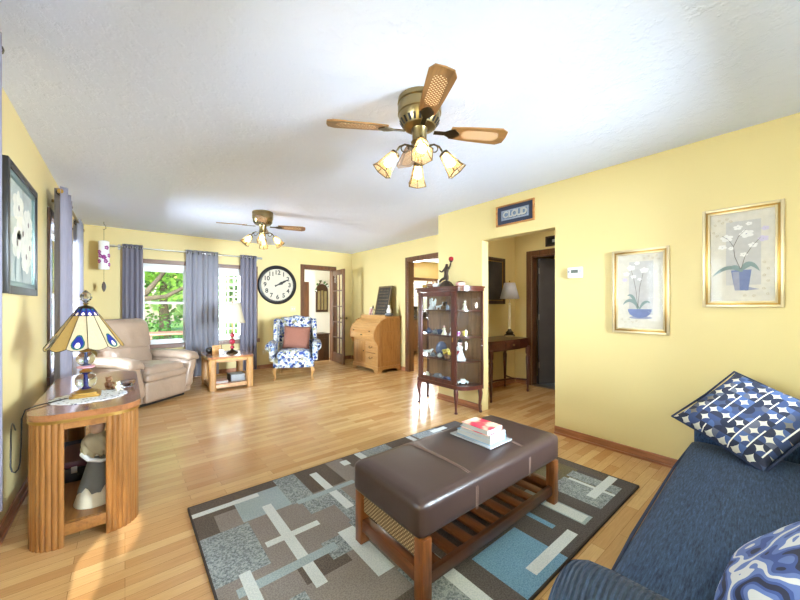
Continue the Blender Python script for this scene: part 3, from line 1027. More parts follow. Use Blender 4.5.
# things in the console
t = thing('figurine', 'standing lady figurine in grey and cream skirt inside the console', 'figurine', (-.125, 2.62, .118))
obj('skirt', MB().lathe([(.004, 0), (.098, 0), (.1, .006), (.0778, .08), (.0556, .16), (.0333, .24), (.025, .27)], (0, 0, 0), 28), 'cream', t)
ov = MB()
rg = []
for k in range(29):
    a = 2 * PI * k / 28
    zlo = .085 + .018 * math.sin(5 * a) + .008 * math.sin(11 * a)
    rg.append((a, zlo))
rows = []
for f in range(6):
    rows.append([ov._v(((.1 - (.075) * ((z + (.262 - z) * f / 5) / .27) + .0035) * math.cos(a), (.1 - (.075) * ((z + (.262 - z) * f / 5) / .27) + .0035) * math.sin(a), z + (.262 - z) * f / 5)) for a, z in rg[:-1]])
for a, b in zip(rows, rows[1:]):
    for i in range(28): ov._f([a[i], a[(i + 1) % 28], b[(i + 1) % 28], b[i]])
obj('overskirt', ov, mat('grey velvet', S(118, 118, 114), .8), t, 60, .003)
cape = MB().rbox((0, 0, .325), (.13, .12, .13), .05, 14, lambda p, u: p * (1 + .12 * math.sin(9 * math.atan2(u.y, u.x) + 6 * u.z) * (1.2 - u.z) * .7))
obj('ruffled_cape', cape, mat('beige ruffle', S(196, 180, 146), .8), t, 60)
obj('sleeve', MB().tube([(-.06, -.03, .29), (-.03, -.075, .265), (.02, -.085, .25), (.06, -.06, .24)], [.014, .012, .01, .008], 8), 'whitecer', t)
h = obj('head', MB().sphere((0, 0, .42), .036, 14, sz=1.15), mat('porcelain skin', S(226, 186, 160), .5), t, 80)
obj('hair', MB().sphere((0, .012, .432), .037, 12, sz=1.0), 'browncer', h, 80)
t = thing('carrying_case', 'maroon lidded case with silver clasp inside the oak console', 'case', (-.19, 3.15, .118))
obj('case_body', MB().rbox((0, 0, .045), (.26, .36, .09), .008, 4), 'black', t, 40)
obj('case_lid', MB().rbox((0, 0, .112), (.27, .37, .045), .012, 4), 'maroon', t, 40)
for x in (-.06, .05): obj('clasp', MB().box(x - .014, x + .014, -.19, -.182, .06, .1, .002), 'silver', t)
obj('handle', MB().tube([(-.05, -.182, .06), (-.04, -.2, .05), (.04, -.2, .05), (.05, -.182, .06)], .005, 8), 'black', t)
for k, (m_, lb) in enumerate((('paper', 'lowest grey book stacked at the back of the oak console'), ('whitecover', 'middle white book stacked at the back of the oak console'), ('bluecer', 'top blue book stacked at the back of the oak console'))):
    book('book', lb, -.40 + .05 + .0, -.40 + .16, 3.36, 3.52, .118 + .0 + k * .035, .118 + k * .035 + .034, ['greycer', 'whitecover', 'bluecer'][k], 0, 'books at the back of the console')

# doily and trinkets
dy = MB(); cxy = []
n = 72
dz = .691
prof = [(0.0, .0), (.5, .0006), (.8, .0006), (1.0, .0)]
rings = []
for f in (.05, .5, .85, 1.0):
    rr = []
    for i in range(n):
        a = 2 * PI * i / n
        s = f * (1 + (.045 * abs(math.sin(9 * a)) if f > .8 else 0))
        rr.append(dy._v((.172 * s * math.cos(a), .16 * s * math.sin(a), .001)))
    rings.append(rr)
dy._f(rings[0][::-1])
for a, b in zip(rings, rings[1:]):
    for i in range(n): dy._f([a[i], a[(i + 1) % n], b[(i + 1) % n], b[i]])


def lace():
    m, nt, p = newmat('white lace')
    v = nt.nodes.new('ShaderNodeTexVoronoi'); v.inputs['Scale'].default_value = 42; nt.links.new(coords(nt), v.inputs['Vector'])
    nt.links.new(ramp(nt, v.outputs['Distance'], [(.22, S(74, 70, 84)), (.3, S(226, 230, 238))]), p.inputs['Base Color'])
    p.inputs['Roughness'].default_value = .9
    return m


M['lace'] = lace()
tag(obj('doily', dy, 'lace', None, 40, .0015, loc=(-.165, 2.755, .691)), 'round white lace doily under the stained glass lamp', 'doily')


def stained_glass_lamp():
    z0 = .6935
    l = thing('table_lamp', 'peacock feather stained glass lamp with glass ball stem on the console', 'lamp', (-.185, 2.80, z0))
    obj('base', MB().prism(rounded_rect(-.07, .07, -.07, .07, .02), 2, 0, .014).prism(rounded_rect(-.058, .058, -.058, .058, .016), 2, .014, .026).lathe([(.05, .026), (.036, .036), (.03, .042)], n=24), 'gold', l, 30)
    obj('glass_ball', MB().sphere((0, 0, .092), .052, 24), 'crystal', l, 80)
    obj('blue_core', MB().lathe([(.026, .044), (.018, .055), (.007, .07), (.007, .12), (.02, .136), (.028, .142)], n=16), mat('cobalt glass', S(26, 32, 112), .15), l)
    obj('collar', MB().lathe([(.028, .142), (.032, .148), (.018, .158), (.016, .164), (.03, .172), (.026, .178)], n=20), 'gold', l)
    obj('rose_ring', MB().lathe([(.03, .166), (.04, .17), (.044, .178), (.03, .184)], n=20), mat('rose glass', S(206, 150, 160), .2), l)
    obj('glass_ball', MB().sphere((0, 0, .224), .044, 24), 'crystal', l, 80)
    obj('blue_core', MB().lathe([(.024, .184), (.014, .196), (.006, .205), (.006, .25), (.022, .266)], n=16), 'redcer' if False else M['bluecer'], l)
    obj('stem', MB().lathe([(.026, .266), (.03, .272), (.012, .282), (.008, .29), (.008, .555), (.012, .56)], n=16), 'gold', l)
    # shade: 12 flat panels
    zb, zt_, rb, rt, N = .302, .532, .178, .036, 12
    sh = MB()
    mats = [fabric_translucent('cream art glass', S(222, 204, 166), .45), fabric_translucent('amber art glass', S(204, 170, 106), .45), 'cobaltpane', 'greenpane', 'rosepane']
    M['cobaltpane'] = mat('cobalt art glass', S(34, 44, 120), .2); M['greenpane'] = mat('green art glass', S(40, 92, 84), .2); M['rosepane'] = mat('rose art glass', S(236, 206, 188), .3)
    P = lambda a, f, off=0: ((rb + (rt - rb) * f + off) * math.cos(a), (rb + (rt - rb) * f + off) * math.sin(a), zb + (zt_ - zb) * f + off * .6)
    lead = MB()
    for k in range(N):
        a0 = 2 * PI * k / N + .12; a1 = a0 + 2 * PI / N; am = (a0 + a1) / 2
        sh.mi = k % 2 if k % 3 else 0
        lo = [P(a0, 0)] + [P(a0 + (a1 - a0) * t, -.05 * math.sin(PI * t)) for t in (.25, .5, .75)] + [P(a1, 0)]
        flat = lambda t, f, off=0: Vector(P(a0, f, off)).lerp(Vector(P(a1, f, off)), t)
        lo = [flat(t, -.06 * math.sin(PI * t)) for t in (0, .25, .5, .75, 1)]
        sh.poly([*lo, flat(1, .8), flat(0, .8)])
        sh.mi = 2; sh.poly([flat(0, .8), flat(1, .8), flat(1, 1), flat(0, 1)])
        sh.mi = 4; sh.poly([flat(.2, .84, .001), flat(.5, .8, .001), flat(.8, .84, .001), flat(.5, .9, .001)])
        sh.mi = 3; sh.poly([flat(.3, .94, .001), flat(.7, .94, .001), flat(.6, .99, .001), flat(.4, .99, .001)])
        if k % 2 == 0:
            for mi, s, off, cz in ((3, 1, .0015, .12), (2, .8, .0025, .125), (4, .38, .0035, .06)):
                sh.mi = mi
                sh.poly([flat(.5 + .36 * s * math.cos(t), max(-.05, cz + .15 * s * math.sin(t) + (.06 * s if math.sin(t) > .9 else 0)), off) for t in [2 * PI * j / 14 + PI / 2 for j in range(14)]])
        lead.tube([P(a0, -.0, .001), P(a0, 1, .001)], .0018, 5)
        lead.tube([lo[i] for i in range(5)], .0018, 5)
        lead.tube([flat(0, .8, .001), flat(1, .8, .001)], .0015, 5)
    shade = obj('lamp_shade', sh, mats, l, 0)
    obj('leading', lead, 'darkbrass', shade)
    obj('shade_cap', MB().lathe([(.04, .53), (.034, .54), (.012, .548), (.006, .552)], n=20), 'darkbrass', l)
    obj('finial', MB().lathe([(.007, .552), (.014, .56), (.008, .568), (.022, .58), (.03, .598), (.026, .616), (.012, .632), (.002, .642)], n=10), 'crystal', l, 10)
    return l


stained_glass_lamp()
o = obj('power_cord', MB().tube([(-.262, 2.76, .6985), (-.31, 2.72, .6975), (-.375, 2.66, .697), (-.405, 2.61, .694), (-.412, 2.575, .66), (-.412, 2.56, .52), (-.414, 2.552, .44), (-.42, 2.548, .41), (-.43, 2.546, .398), (-.44, 2.547, .405), (-.446, 2.55, .43), (-.447, 2.56, .49), (-.449, 2.575, .555), (-.455, 2.61, .59), (-.465, 2.68, .605), (-.478, 2.77, .595), (-.492, 2.88, .56), (-.505, 3.0, .5)], .0035, 6), 'black')
tag(o, 'black lamp cord draped over the left end of the oak console', 'cord')


def small_bear(name, label, x, y, z, s, m, rot=0, cat='figurine', group=None):
    t = thing(name, label, cat, (x, y, z), rot, group)
    obj('body', MB().sphere((0, 0, .42 * s), .42 * s, 12, sx=.8, sy=.75, sz=1), m, t, 80)
    obj('head', MB().sphere((0, -.06 * s, 1.0 * s), .27 * s, 12).sphere((-.2 * s, 0, 1.24 * s), .09 * s, 8).sphere((.2 * s, 0, 1.24 * s), .09 * s, 8).sphere((0, -.28 * s, .95 * s), .12 * s, 8), m, t, 80)
    obj('limbs', MB().tube([(-.3 * s, -.05 * s, .65 * s), (-.42 * s, -.3 * s, .45 * s)], [.1 * s, .09 * s], 8).tube([(.3 * s, -.05 * s, .65 * s), (.42 * s, -.3 * s, .45 * s)], [.1 * s, .09 * s], 8)
        .tube([(-.2 * s, -.1 * s, .13 * s), (-.26 * s, -.5 * s, .12 * s)], [.13 * s, .11 * s], 8).tube([(.2 * s, -.1 * s, .13 * s), (.26 * s, -.5 * s, .12 * s)], [.13 * s, .11 * s], 8), m, t, 80)
    return t


small_bear('figurine', 'tan seated bear figurine behind the glass lamp on the console', -.085, 2.95, .69, .062, 'browncer', .5)
small_bear('figurine', 'cream seated bear figurine in front of the tan bear on the console', -.035, 2.845, .692, .045, 'cream', .5)
o = obj('glass_dish', MB().lathe([(.02, 0), (.032, .004), (.042, .03), (.045, .045), (.041, .045), (.036, .03), (.02, .008)], n=10), 'crystal', None, 10, loc=(.012, 2.93, .69))
tag(o, 'small cut glass dish at the right edge of the console', 'dish')


# ------------------------------------------------------------------ far end table, lamp and things on it
def end_table():
    x0, x1, y0, y1, zt = .93, 1.535, 5.43, 6.12, .49
    e = thing('end_table', 'oak end table with open shelf between recliner and back wall window', 'table', ((x0 + x1) / 2, (y0 + y1) / 2, 0))
    X, Y = (x1 - x0) / 2, (y1 - y0) / 2
    r = .06
    obj('table_top', MB().prism(rounded_rect(-X - .012, X + .012, -Y - .012, Y + .012, r), 2, zt - .032, zt), 'oaktop', e, 30)
    obj('brass_strip', MB().prism(rounded_rect(-X - .004, X + .004, -Y - .004, Y + .004, r), 2, zt - .044, zt - .032), 'gold', e, 30)
    w = .095
    for sx in (-1, 1):
        for sy in (-1, 1):
            cx, cy = sx * (X - w / 2), sy * (Y - w / 2)
            pts = rounded_rect(cx - w / 2, cx + w / 2, cy - w / 2, cy + w / 2, .03, 5)
            obj('post', MB().prism(pts, 2, 0, zt - .044), 'honeyv', e, 30)
    for sy in (-1, 1):
        y = sy * (Y - .035)
        obj('apron', MB().box(-X + w, X - w, y - .01, y + .01, zt - .085, zt - .044), 'honey', e)
        obj('bottom_rail', MB().box(-X + w, X - w, y - .01, y + .01, .03, .085), 'honey', e)
    for sx in (-1, 1):
        x = sx * (X - .035)
        obj('apron', MB().box(x - .01, x + .01, -Y + w, Y - w, zt - .085, zt - .044), 'honey', e)
        obj('bottom_rail', MB().box(x - .01, x + .01, -Y + w, Y - w, .03, .085), 'honey', e)
    obj('shelf', MB().box(-X + .046, X - .046, -Y + w, Y - w, .07, .085).box(-X + w, X - w, -Y + .046, -Y + w, .07, .085).box(-X + w, X - w, Y - w, Y - .046, .07, .085), 'honey', e)


end_table()
book('book', 'flat pale book on the left of the end table shelf', 1.04, 1.2, 5.54, 5.74, .0855, .115, 'pinkcer', 0)
t = thing('storage_box', 'grey boxed set lying on the right of the end table shelf', 'box', (1.34, 5.66, .0855))
obj('box_body', MB().box(-.1, .1, -.12, .12, 0, .10, .003), 'grey', t); obj('spine_band', MB().box(-.104, -.1, -.122, .122, -.0, .102), 'black', t)


def far_lamp():
    l = thing('table_lamp', 'cream shaded lamp with ruby glass stem on the far end table', 'lamp', (1.305, 5.76, .49))
    obj('base', MB().lathe([(.085, 0), (.085, .012), (.06, .03), (.035, .042), (.018, .06)], n=8), 'darkbrass', l, 20)
    z = .06
    for rr, hh in ((.032, .06), (.046, .1), (.034, .07)):
        obj('glass_ball', MB().lathe([(.012, z), (rr * .8, z + hh * .25), (rr, z + hh * .5), (rr * .8, z + hh * .75), (.012, z + hh)], n=20), 'ruby', l, 60)
        obj('collar', MB().lathe([(.016, z + hh - .004), (.022, z + hh + .004), (.014, z + hh + .014)], n=16), 'gold', l)
        z += hh + .014
    obj('stem', MB().lathe([(.008, z), (.006, .79)], n=10), 'gold', l)
    # bell shade with 4 broad sides
    sh = MB()
    prof = [(.188, .478), (.165, .53), (.148, .60), (.134, .68), (.122, .785)]
    rings = []
    for r_, zz in prof:
        q = rounded_rect(-r_, r_, -r_, r_, r_ * .45, 3)
        rings.append([(x, y, zz) for x, y in q])
    n = len(rings[0])
    vr = [[sh._v(p) for p in rg] for rg in rings]
    for a, b in zip(vr, vr[1:]):
        for i in range(n):
            p = rings[0][i]
            sh.mi = 1 if (p[0] > .1 and abs(p[1]) < .12) else 0
            sh._f([a[i], a[(i + 1) % n], b[(i + 1) % n], b[i]])
    obj('lamp_shade', sh, ['lampshade', 'lampshade_backlit'], l, 60, .003, rot=(0, 0, R(-12)))
    obj('finial', MB().lathe([(.005, .785), (.012, .795), (.004, .81)], n=10).box(-.12, .12, -.003, .003, .778, .784).box(-.003, .003, -.12, .12, .778, .784), 'gold', l)


M['ruby'] = mat('ruby cut glass', S(150, 34, 52), .12, coat=.6, var=.5, vscale=40)
far_lamp()
t = thing('storage_box', 'honey wooden box on the end table beside the ruby lamp', 'box', (1.115, 5.885, .49), R(-20))
obj('box_body', MB().box(-.06, .06, -.05, .05, 0, .1, .004), 'honeyv', t); obj('lid', MB().box(-.062, .062, -.052, .052, .1, .125, .004), 'honey', t)
o = obj('candle_jar', MB().lathe([(.03, 0), (.036, .004), (.036, .06), (.033, .066), (.031, .064), (.031, .05), (.004, .05)], n=20), 'whitecer', None, loc=(1.15, 5.74, .49))
tag(o, 'small white candle jar in front of the honey wooden box', 'candle')
o = obj('pouch', MB().rbox((0, 0, .045), (.1, .07, .09), .03, 8), 'black', None, 60, loc=(1.03, 5.985, .49))
tag(o, 'dark pouch at the back left corner of the end table', 'pouch')


# ------------------------------------------------------------------ recliner
def recliner():
    r = thing('recliner', 'taupe leather recliner in the far left corner', 'recliner', (.17, 5.545, 0), R(37.5))
    # local: faces -y

    def wrinkle(p, u):
        q = p.copy(); q += Vector((0, 0, .006 * math.sin(11 * u.x + 3 * u.y) * (1 - u.x ** 2)))
        return q

    def crown(p, u):
        q = p.copy()
        if u.z > 0: q.z += .035 * (1 - u.x ** 2) * (1 - .6 * u.y ** 2)
        q.z += .004 * math.sin(14 * u.x)
        return q
    obj('base', MB().rbox((0, .02, .13), (.84, .76, .18), .03, 8), 'taupe', r, 60)
    obj('plinth', MB().box(-.36, .36, -.3, .36, 0, .06), 'black', r)
    obj('footrest_panel', MB().rbox((0, -.385, .185), (.58, .07, .26), .03, 10, lambda p, u: p + Vector((0, -.012 * (1 - u.x ** 2) * (1 - u.z ** 2), 0))), 'taupe', r, 60)
    obj('front_band', MB().rbox((0, -.385, .355), (.58, .10, .10), .04, 10), 'taupe', r, 60)
    obj('seat_cushion', MB().rbox((0, -.10, .40), (.56, .62, .15), .06, 14, crown), 'taupe', r, 60)

    def arm(sx):
        a = MB()

        def sh(p, u):
            q = p.copy()
            f = max(0, (q.z + .1) / .3)
            q.x += sx * (.05 * f + .02 * max(0, -u.y) * f)
            if u.z > 0 and u.y < -.4: q.z -= .02 * (-u.y - .4)
            q.x += .006 * math.sin(12 * u.y) * (1 if u.z > 0 else 0)
            return q
        a.rbox((sx * .345, -.06, .33), (.15, .72, .42), .06, 12, sh)
        top = MB().rbox((sx * .40, -.07, .545), (.20, .74, .10), .05, 14, lambda p, u: p + Vector((0, 0, .025 * (1 - u.x ** 2) - .04 * max(0, -u.y) ** 3 + .004 * math.sin(13 * u.y))))
        o = obj('armrest', a, 'taupe', r, 60)
        obj('arm_pad', top, 'taupe', o, 60)
    arm(-1); arm(1)

    def backfn(p, u):
        q = p.copy()
        q.y += .16 * (q.z + .3) - .03 * (1 - u.x ** 2) * (1 if u.y < 0 else 0)
        if u.y < 0: q.y += .014 * math.sin(13 * u.x + 3 * u.z) * (1 - u.z ** 2) * (.3 + .7 * (u.z < 0)) - .03 * (1 - u.z ** 2) * (1 - u.x ** 2)
        return q
    obj('back_cushion', MB().rbox((0, .22, .58), (.60, .20, .30), .07, 14, backfn), 'taupe', r, 60)
    obj('headrest', MB().rbox((0, .275, .84), (.66, .22, .44), .10, 16, lambda p, u: backfn(p, u) + Vector((0, 0, .0))), 'taupe', r, 60)


recliner()


# ------------------------------------------------------------------ wing armchair
def cabriole(x, y, h, dx, dy, r0=.03, r1=.014):
    return MB().tube([(x, y, h), (x + dx * .35, y + dy * .35, h * .82), (x + dx * .3, y + dy * .3, h * .6), (x - dx * .05, y - dy * .05, h * .3), (x + dx * .1, y + dy * .1, h * .08), (x + dx * .35, y + dy * .35, .012), (x + dx * .4, y + dy * .4, 0)], [r0, r0 * 1.05, r0 * .8, r1, r1 * .95, r1 * 1.5, r1 * 1.4], 10)


def wing_chair():
    a = thing('armchair', 'blue floral wingback armchair with carved legs under the clock', 'armchair', (2.30, 5.71, 0), R(-26))

    def crown(p, u):
        q = p.copy()
        if u.z > 0: q.z += .035 * (1 - u.x ** 2) * (1 - .5 * u.y ** 2)
        return q
    obj('seat_frame', MB().rbox((0, 0, .28), (.66, .62, .17), .03, 8), 'floral', a, 60)
    obj('seat_cushion', MB().rbox((0, -.06, .405), (.54, .56, .12), .045, 12, crown), 'floral', a, 60)

    def back(p, u):
        q = p.copy()
        q.y += .2 * (q.z + .35)
        if u.z > 0: q.z += .05 * max(0, u.z) * math.cos(u.x * PI / 2) + .012 * math.cos(u.x * 2.2 * PI) * max(0, u.z)
        return q
    obj('backrest', MB().rbox((0, .25, .67), (.58, .14, .66), .05, 14, back), 'floral', a, 60)
    for sx in (-1, 1):
        def wing(p, u):
            q = p.copy()
            q.y += .16 * (q.z + .2)
            t = (u.z + 1) / 2
            if u.y < 0: q.y += .07 * (1 - math.sin(PI * min(1, t * .9))) * 1.0
            q.x += sx * .02 * (1 if u.y < 0 else 0)
            return q
        obj('wing', MB().rbox((sx * .315, .16, .79), (.07, .26, .42), .03, 10, wing), 'floral', a, 60)
        ar = MB().rbox((sx * .345, -.03, .44), (.09, .56, .26), .03, 8)
        o = obj('armrest', ar, 'floral', a, 60)
        roll = MB()
        n = 20
        roll.mx = Matrix.Translation((sx * .37, 0, .555)) @ Matrix.Rotation(R(90), 4, 'X')
        roll.lathe([(.06, .30 - .05), (.078, .31), (.08, .0), (.07, -.25), (.05, -.27)], n=n)
        obj('scroll_arm', roll, 'floral', o, 50)
        obj('leg', cabriole(sx * .295, -.275, .2, sx * .04, -.05), 'honeyv', a, 60)
        obj('leg', MB().tube([(sx * .27, .27, .2), (sx * .28, .33, 0)], [.024, .016], 8), 'honeyv', a, 60)
    return a


wing_chair()
p = thing('throw_pillow', 'square brown chenille pillow leaning in the floral armchair', 'pillow', (0, 0, 0))
rz = R(-26)
fx = Vector((math.cos(rz), math.sin(rz), 0)); fy = Vector((-math.sin(rz), math.cos(rz), 0))
place_plane(p, Vector((2.30, 5.71, .675)) + fy * .03 + fx * .03, fx + Vector((0, 0, -.06)), fy * .42 + Vector((0, 0, 1)))
obj('pillow_cover', MB().pillow(.46, .42, .15, 16), 'brownfab', p, 80)


# ------------------------------------------------------------------ roll-top desk (local x: depth from front to wall, y: width)
def desk():
    d = thing('rolltop_desk', 'honey coloured roll top desk against the far right wall', 'desk', (3.55, 5.39, 0))
    HW = .42; D = .525
    S_prof = [(0.0, .10), (0.0, .50), (-.03, .55), (-.07, .60), (-.09, .66), (-.09, .72), (-.07, .79), (-.02, .87), (.06, .94), (.15, .985), (.22, 1.0), (D, 1.0), (D, .10)]
    for sy in (-1, 1):
        y0, y1 = sorted((sy * HW, sy * (HW - .022)))
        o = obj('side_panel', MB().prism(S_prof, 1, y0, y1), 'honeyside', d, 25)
        ya, yb = sorted((sy * HW, sy * (HW + .006)))
        # raised frame round three recessed fields
        fr = MB().box(.05, .10, ya, yb, .14, .96).box(D - .06, D - .005, ya, yb, .14, .98)
        for z0, z1 in ((.14, .20), (.42, .47), (.70, .75), (.94, .98)): fr.box(.10, D - .06, ya, yb, z0, z1)
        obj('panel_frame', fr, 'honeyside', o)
    iw = HW - .022
    obj('back_panel', MB().box(D - .015, D, -iw, iw, .1, 1.0), 'honeyv', d)
    obj('desk_top', MB().box(.17, D + .01, -HW - .008, HW + .008, 1.0, 1.03, .004), 'honey', d)
    obj('top_ledge', MB().box(.16, .20, -HW + .01, HW - .01, .985, 1.055, .006), 'honey', d)
    tam = MB(); pts = []
    cur = [(-.085, .735), (-.068, .785), (-.02, .862), (.06, .932), (.15, .978), (.2, .99)]
    fine = []
    for (a, b) in zip(cur, cur[1:]):
        for k in range(4): fine.append((a[0] + (b[0] - a[0]) * k / 4, a[1] + (b[1] - a[1]) * k / 4))
    fine.append(cur[-1])
    for a, b in zip(fine, fine[1:]):
        mx_, mz = (a[0] + b[0]) / 2 - .004, (a[1] + b[1]) / 2 + .004
        tam.prism([a, (mx_, mz), b, (b[0] + .012, b[1] - .012), (a[0] + .012, a[1] - .012)], 1, -iw, iw)
    ro = obj('roll_top', tam, 'honey', d, 60)
    for y in (-.27, .27): obj('knob', MB().sphere((-.09, y, .762), .013, 10), 'darkbrass', ro)
    dr = obj('writing_drawer', MB().box(-.085, .0, -iw, iw, .615, .73, .006), 'honey', d)
    obj('pull', MB().box(-.092, -.085, -.035, .035, .675, .695, .003), 'darkbrass', dr)
    obj('case_front', MB().box(.0, .018, -iw, iw, .10, .16).box(.0, .018, -iw, iw, .55, .615).box(.0, .018, -iw, -iw + .03, .16, .55).box(.0, .018, iw - .03, iw, .16, .55).box(.0, .018, -.03, .01, .16, .55), 'honey', d)
    do = obj('door', MB().box(-.004, .014, .01, iw - .03, .16, .55, .004).box(-.009, -.004, .05, iw - .07, .2, .51, .002), 'honeyv', d)
    obj('knob', MB().sphere((-.016, .035, .37), .012, 10), 'darkbrass', do)
    for z0, z1 in ((.16, .35), (.36, .55)):
        q = obj('drawer', MB().box(-.006, .014, -iw + .03, -.03, z0, z1, .005), 'honey', d)
        zc = (z0 + z1) / 2 + .015; yc = (-iw + 0) / 2
        obj('drawer_pull', MB().tube([(-.008, yc - .045, zc), (-.024, yc - .04, zc - .01), (-.026, yc, zc - .03), (-.024, yc + .04, zc - .01), (-.008, yc + .045, zc)], .005, 6).sphere((-.01, yc - .045, zc), .009, 8).sphere((-.01, yc + .045, zc), .009, 8), 'darkbrass', q)
    # bracket foot plinth
    ft = [(-.012, 0), (.07, 0), (.09, .04), (.13, .06), (.30, .06), (.34, .06), (D - .13, .06), (D - .09, .04), (D - .07, 0), (D, 0), (D, .115), (-.012, .115)]
    pl = MB()
    for sy in (-1, 1):
        y0, y1 = sorted((sy * (HW + .012), sy * (HW - .01))); pl.prism(ft, 1, y0, y1)
    ff = [(-HW, 0), (-HW + .09, 0), (-HW + .11, .04), (-HW + .16, .06), (HW - .16, .06), (HW - .11, .04), (HW - .09, 0), (HW, 0), (HW, .115), (-HW, .115)]
    pl.prism(ff, 0, -.012, .01)
    obj('plinth', pl, 'honey', d, 25)


desk()
zt = 1.0305
# on the desk
t = thing('chalkboard_sign', 'dark rustic board with pale lettering leaning on the desk', 'sign', (3.87, 5.33, zt), 0)
b_ = MB(); b_.mx = Matrix.Rotation(R(12), 4, 'Y')
hw = .215
b_.box(0, .014, -hw, hw, .006, .6, .003)
obj('board', b_, 'blackboard' if False else mat('black brown board', S(58, 50, 42), .7, var=.3, vscale=14), t)
fr = MB(); fr.mx = Matrix.Rotation(R(12), 4, 'Y')
for q in ((-hw, -hw + .03, .006, .6), (hw - .03, hw, .006, .6), (-hw + .03, hw - .03, .006, .03), (-hw + .03, hw - .03, .57, .6)): fr.box(-.006, 0, *q)
obj('frame', fr, mat('weathered edge', S(110, 88, 56), .7, var=.3), t)
ch = MB(); ch.mx = Matrix.Rotation(R(12), 4, 'Y')
rnd = random.Random(3)
for z in (.52, .46, .40, .33, .26, .2, .13, .08):
    y = -.15 + rnd.uniform(0, .05)
    while y < .14:
        w = rnd.uniform(.012, .04); hh = rnd.uniform(.012, .034)
        ch.tube([(-.002, y + w * k / 6, z + hh * .5 * math.sin(k * 2.1 + rnd.random())) for k in range(7)], .0028, 4)
        y += w + .012
obj('chalk_lettering', ch, mat('chalk', S(124, 110, 84), .9), t)
t = thing('photo_frame', 'small pink picture in a stand at the left end of the desk', 'picture', (3.87, 5.69, zt), R(0))
f_ = MB(); f_.mx = Matrix.Rotation(R(12), 4, 'Y'); f_.box(0, .01, -.065, .065, .003, .17, .003); obj('frame', f_, 'cream', t)
f_ = MB(); f_.mx = Matrix.Rotation(R(12), 4, 'Y'); f_.box(-.003, 0, -.05, .05, .02, .15); obj('print', f_, 'pinkcer', t)
t = thing('picture_easel', 'thin dark easel stand beside the leaning board on the desk', 'easel', (3.84, 5.60, zt + .006))
obj('easel_legs', MB().tube([(0, -.05, 0), (.04, 0, .2)], .006, 6).tube([(0, .05, 0), (.04, 0, .2)], .006, 6).tube([(.12, 0, 0), (.04, 0, .2)], .006, 6).tube([(-.005, -.06, .03), (-.005, .06, .03)], .006, 6), 'espresso', t)
t = thing('vase', 'white bottle vase on a blue grey bowl base, right end of desk', 'vase', (3.85, 5.03, zt))
obj('bowl', MB().lathe([(.05, 0), (.075, .02), (.08, .045), (.05, .065)], n=24), 'greycer', t)
obj('bottle', MB().lathe([(.04, .065), (.05, .09), (.042, .13), (.02, .16), (.02, .2), (.028, .21)], n=20), 'whitecer', t)
book('book', 'small brown book lying before the leaning board on the desk', 3.76, 3.86, 5.36, 5.52, zt, zt + .025, 'maroon', 0)


# ------------------------------------------------------------------ curio cabinet (in world-like local coords, origin at base centre against wall)
def curio():
    c = thing('curio_cabinet', 'dark cherry curio cabinet with curved glass sides full of figurines', 'cabinet', (3.07, 2.868, 0))
    # local: front is -x at -0.16, back at +0.155
    xf, xb = -.16, .155
    yf, yb = .303, .462
    zb, zt_ = .275, 1.44

    def arc(sy, r=0, n=8, f=1.0):
        # quarter curve from front post (xf, yf) to back post (xb, yb)
        out = []
        for k in range(n + 1):
            t = PI / 2 * k / n
            out.append((xf + (xb - xf) * (1 - math.cos(t)) * 1.0, sy * (yf + (yb - yf) * math.sin(t) + r)))
        return out

    def outline(grow=0):
        a = arc(1); b = arc(-1)
        pts = [(x - grow * (1 - (x - xf) / (xb - xf)), y + grow) for x, y in a]
        pts2 = [(x - grow * (1 - (x - xf) / (xb - xf)), y - grow) for x, y in b]
        return [(p[0], p[1]) for p in pts] + pts2[::-1]
    obj('bottom_board', MB().prism(outline(0), 2, zb, zb + .045), 'cherryh', c, 30)
    obj('cabinet_top', MB().prism(outline(.022), 2, zt_, zt_ + .022).prism(outline(.006), 2, zt_ - .035, zt_), 'cherryh', c, 30)
    obj('back_panel', MB().box(xb - .012, xb, -yb + .01, yb - .01, zb + .045, zt_ - .035), wood('mirror oak back', S(96, 66, 44), S(136, 98, 68), 2, .3), c)
    pw = .022
    for sy in (-1, 1):
        obj('front_post', MB().box(xf - .002, xf + pw, sy * yf - pw / 2, sy * yf + pw / 2, zb + .045, zt_ - .035, .003), 'cherry', c)
        obj('back_post', MB().box(xb - pw, xb, *sorted((sy * yb, sy * (yb - pw))), zb + .045, zt_ - .035, .003), 'cherry', c)
        obj('curved_glass', MB().sheet(arc(sy, -.006)[0:], zb + .045, zt_ - .035, 1), 'cglass', c, 80, .002)
        # legs
        obj('leg', cabriole(xf + .015, sy * (yf - .0), zb, -.02, sy * .02, .027, .013), 'cherry', c, 60)
        obj('leg', cabriole(xb - .035, sy * (yb - .03), zb, .02, sy * .02, .026, .013), 'cherry', c, 60)
    # door frame with rounded glass
    dw = yf - pw / 2 - .002
    fr = MB(); st = .05
    d0, d1 = xf - .004, xf + .016
    z0, z1 = zb + .048, zt_ - .038
    fr.box(d0, d1, -dw, -dw + st, z0, z1, .003).box(d0, d1, dw - st, dw, z0, z1, .003).box(d0, d1, -dw + st, dw - st, z0, z0 + .045).box(d0, d1, -dw + st, dw - st, z1 - .055, z1)
    door = obj('door', fr, 'cherry', c)
    obj('glass', MB().box(xf + .004, xf + .007, -dw + st, dw - st, z0 + .045, z1 - .055), 'cglass', door)
    obj('key_plate', MB().box(d0 - .003, d0, -dw + .015, -dw + .03, .82, .87), 'gold', door)
    sh = outline(-.014)
    for z in (.585, .868, 1.17):
        obj('shelf', MB().prism([(max(x, xf + .022), y) for x, y in sh], 2, z, z + .016), 'cherryh', c, 30)
    for z in (.02,):
        pass


curio()


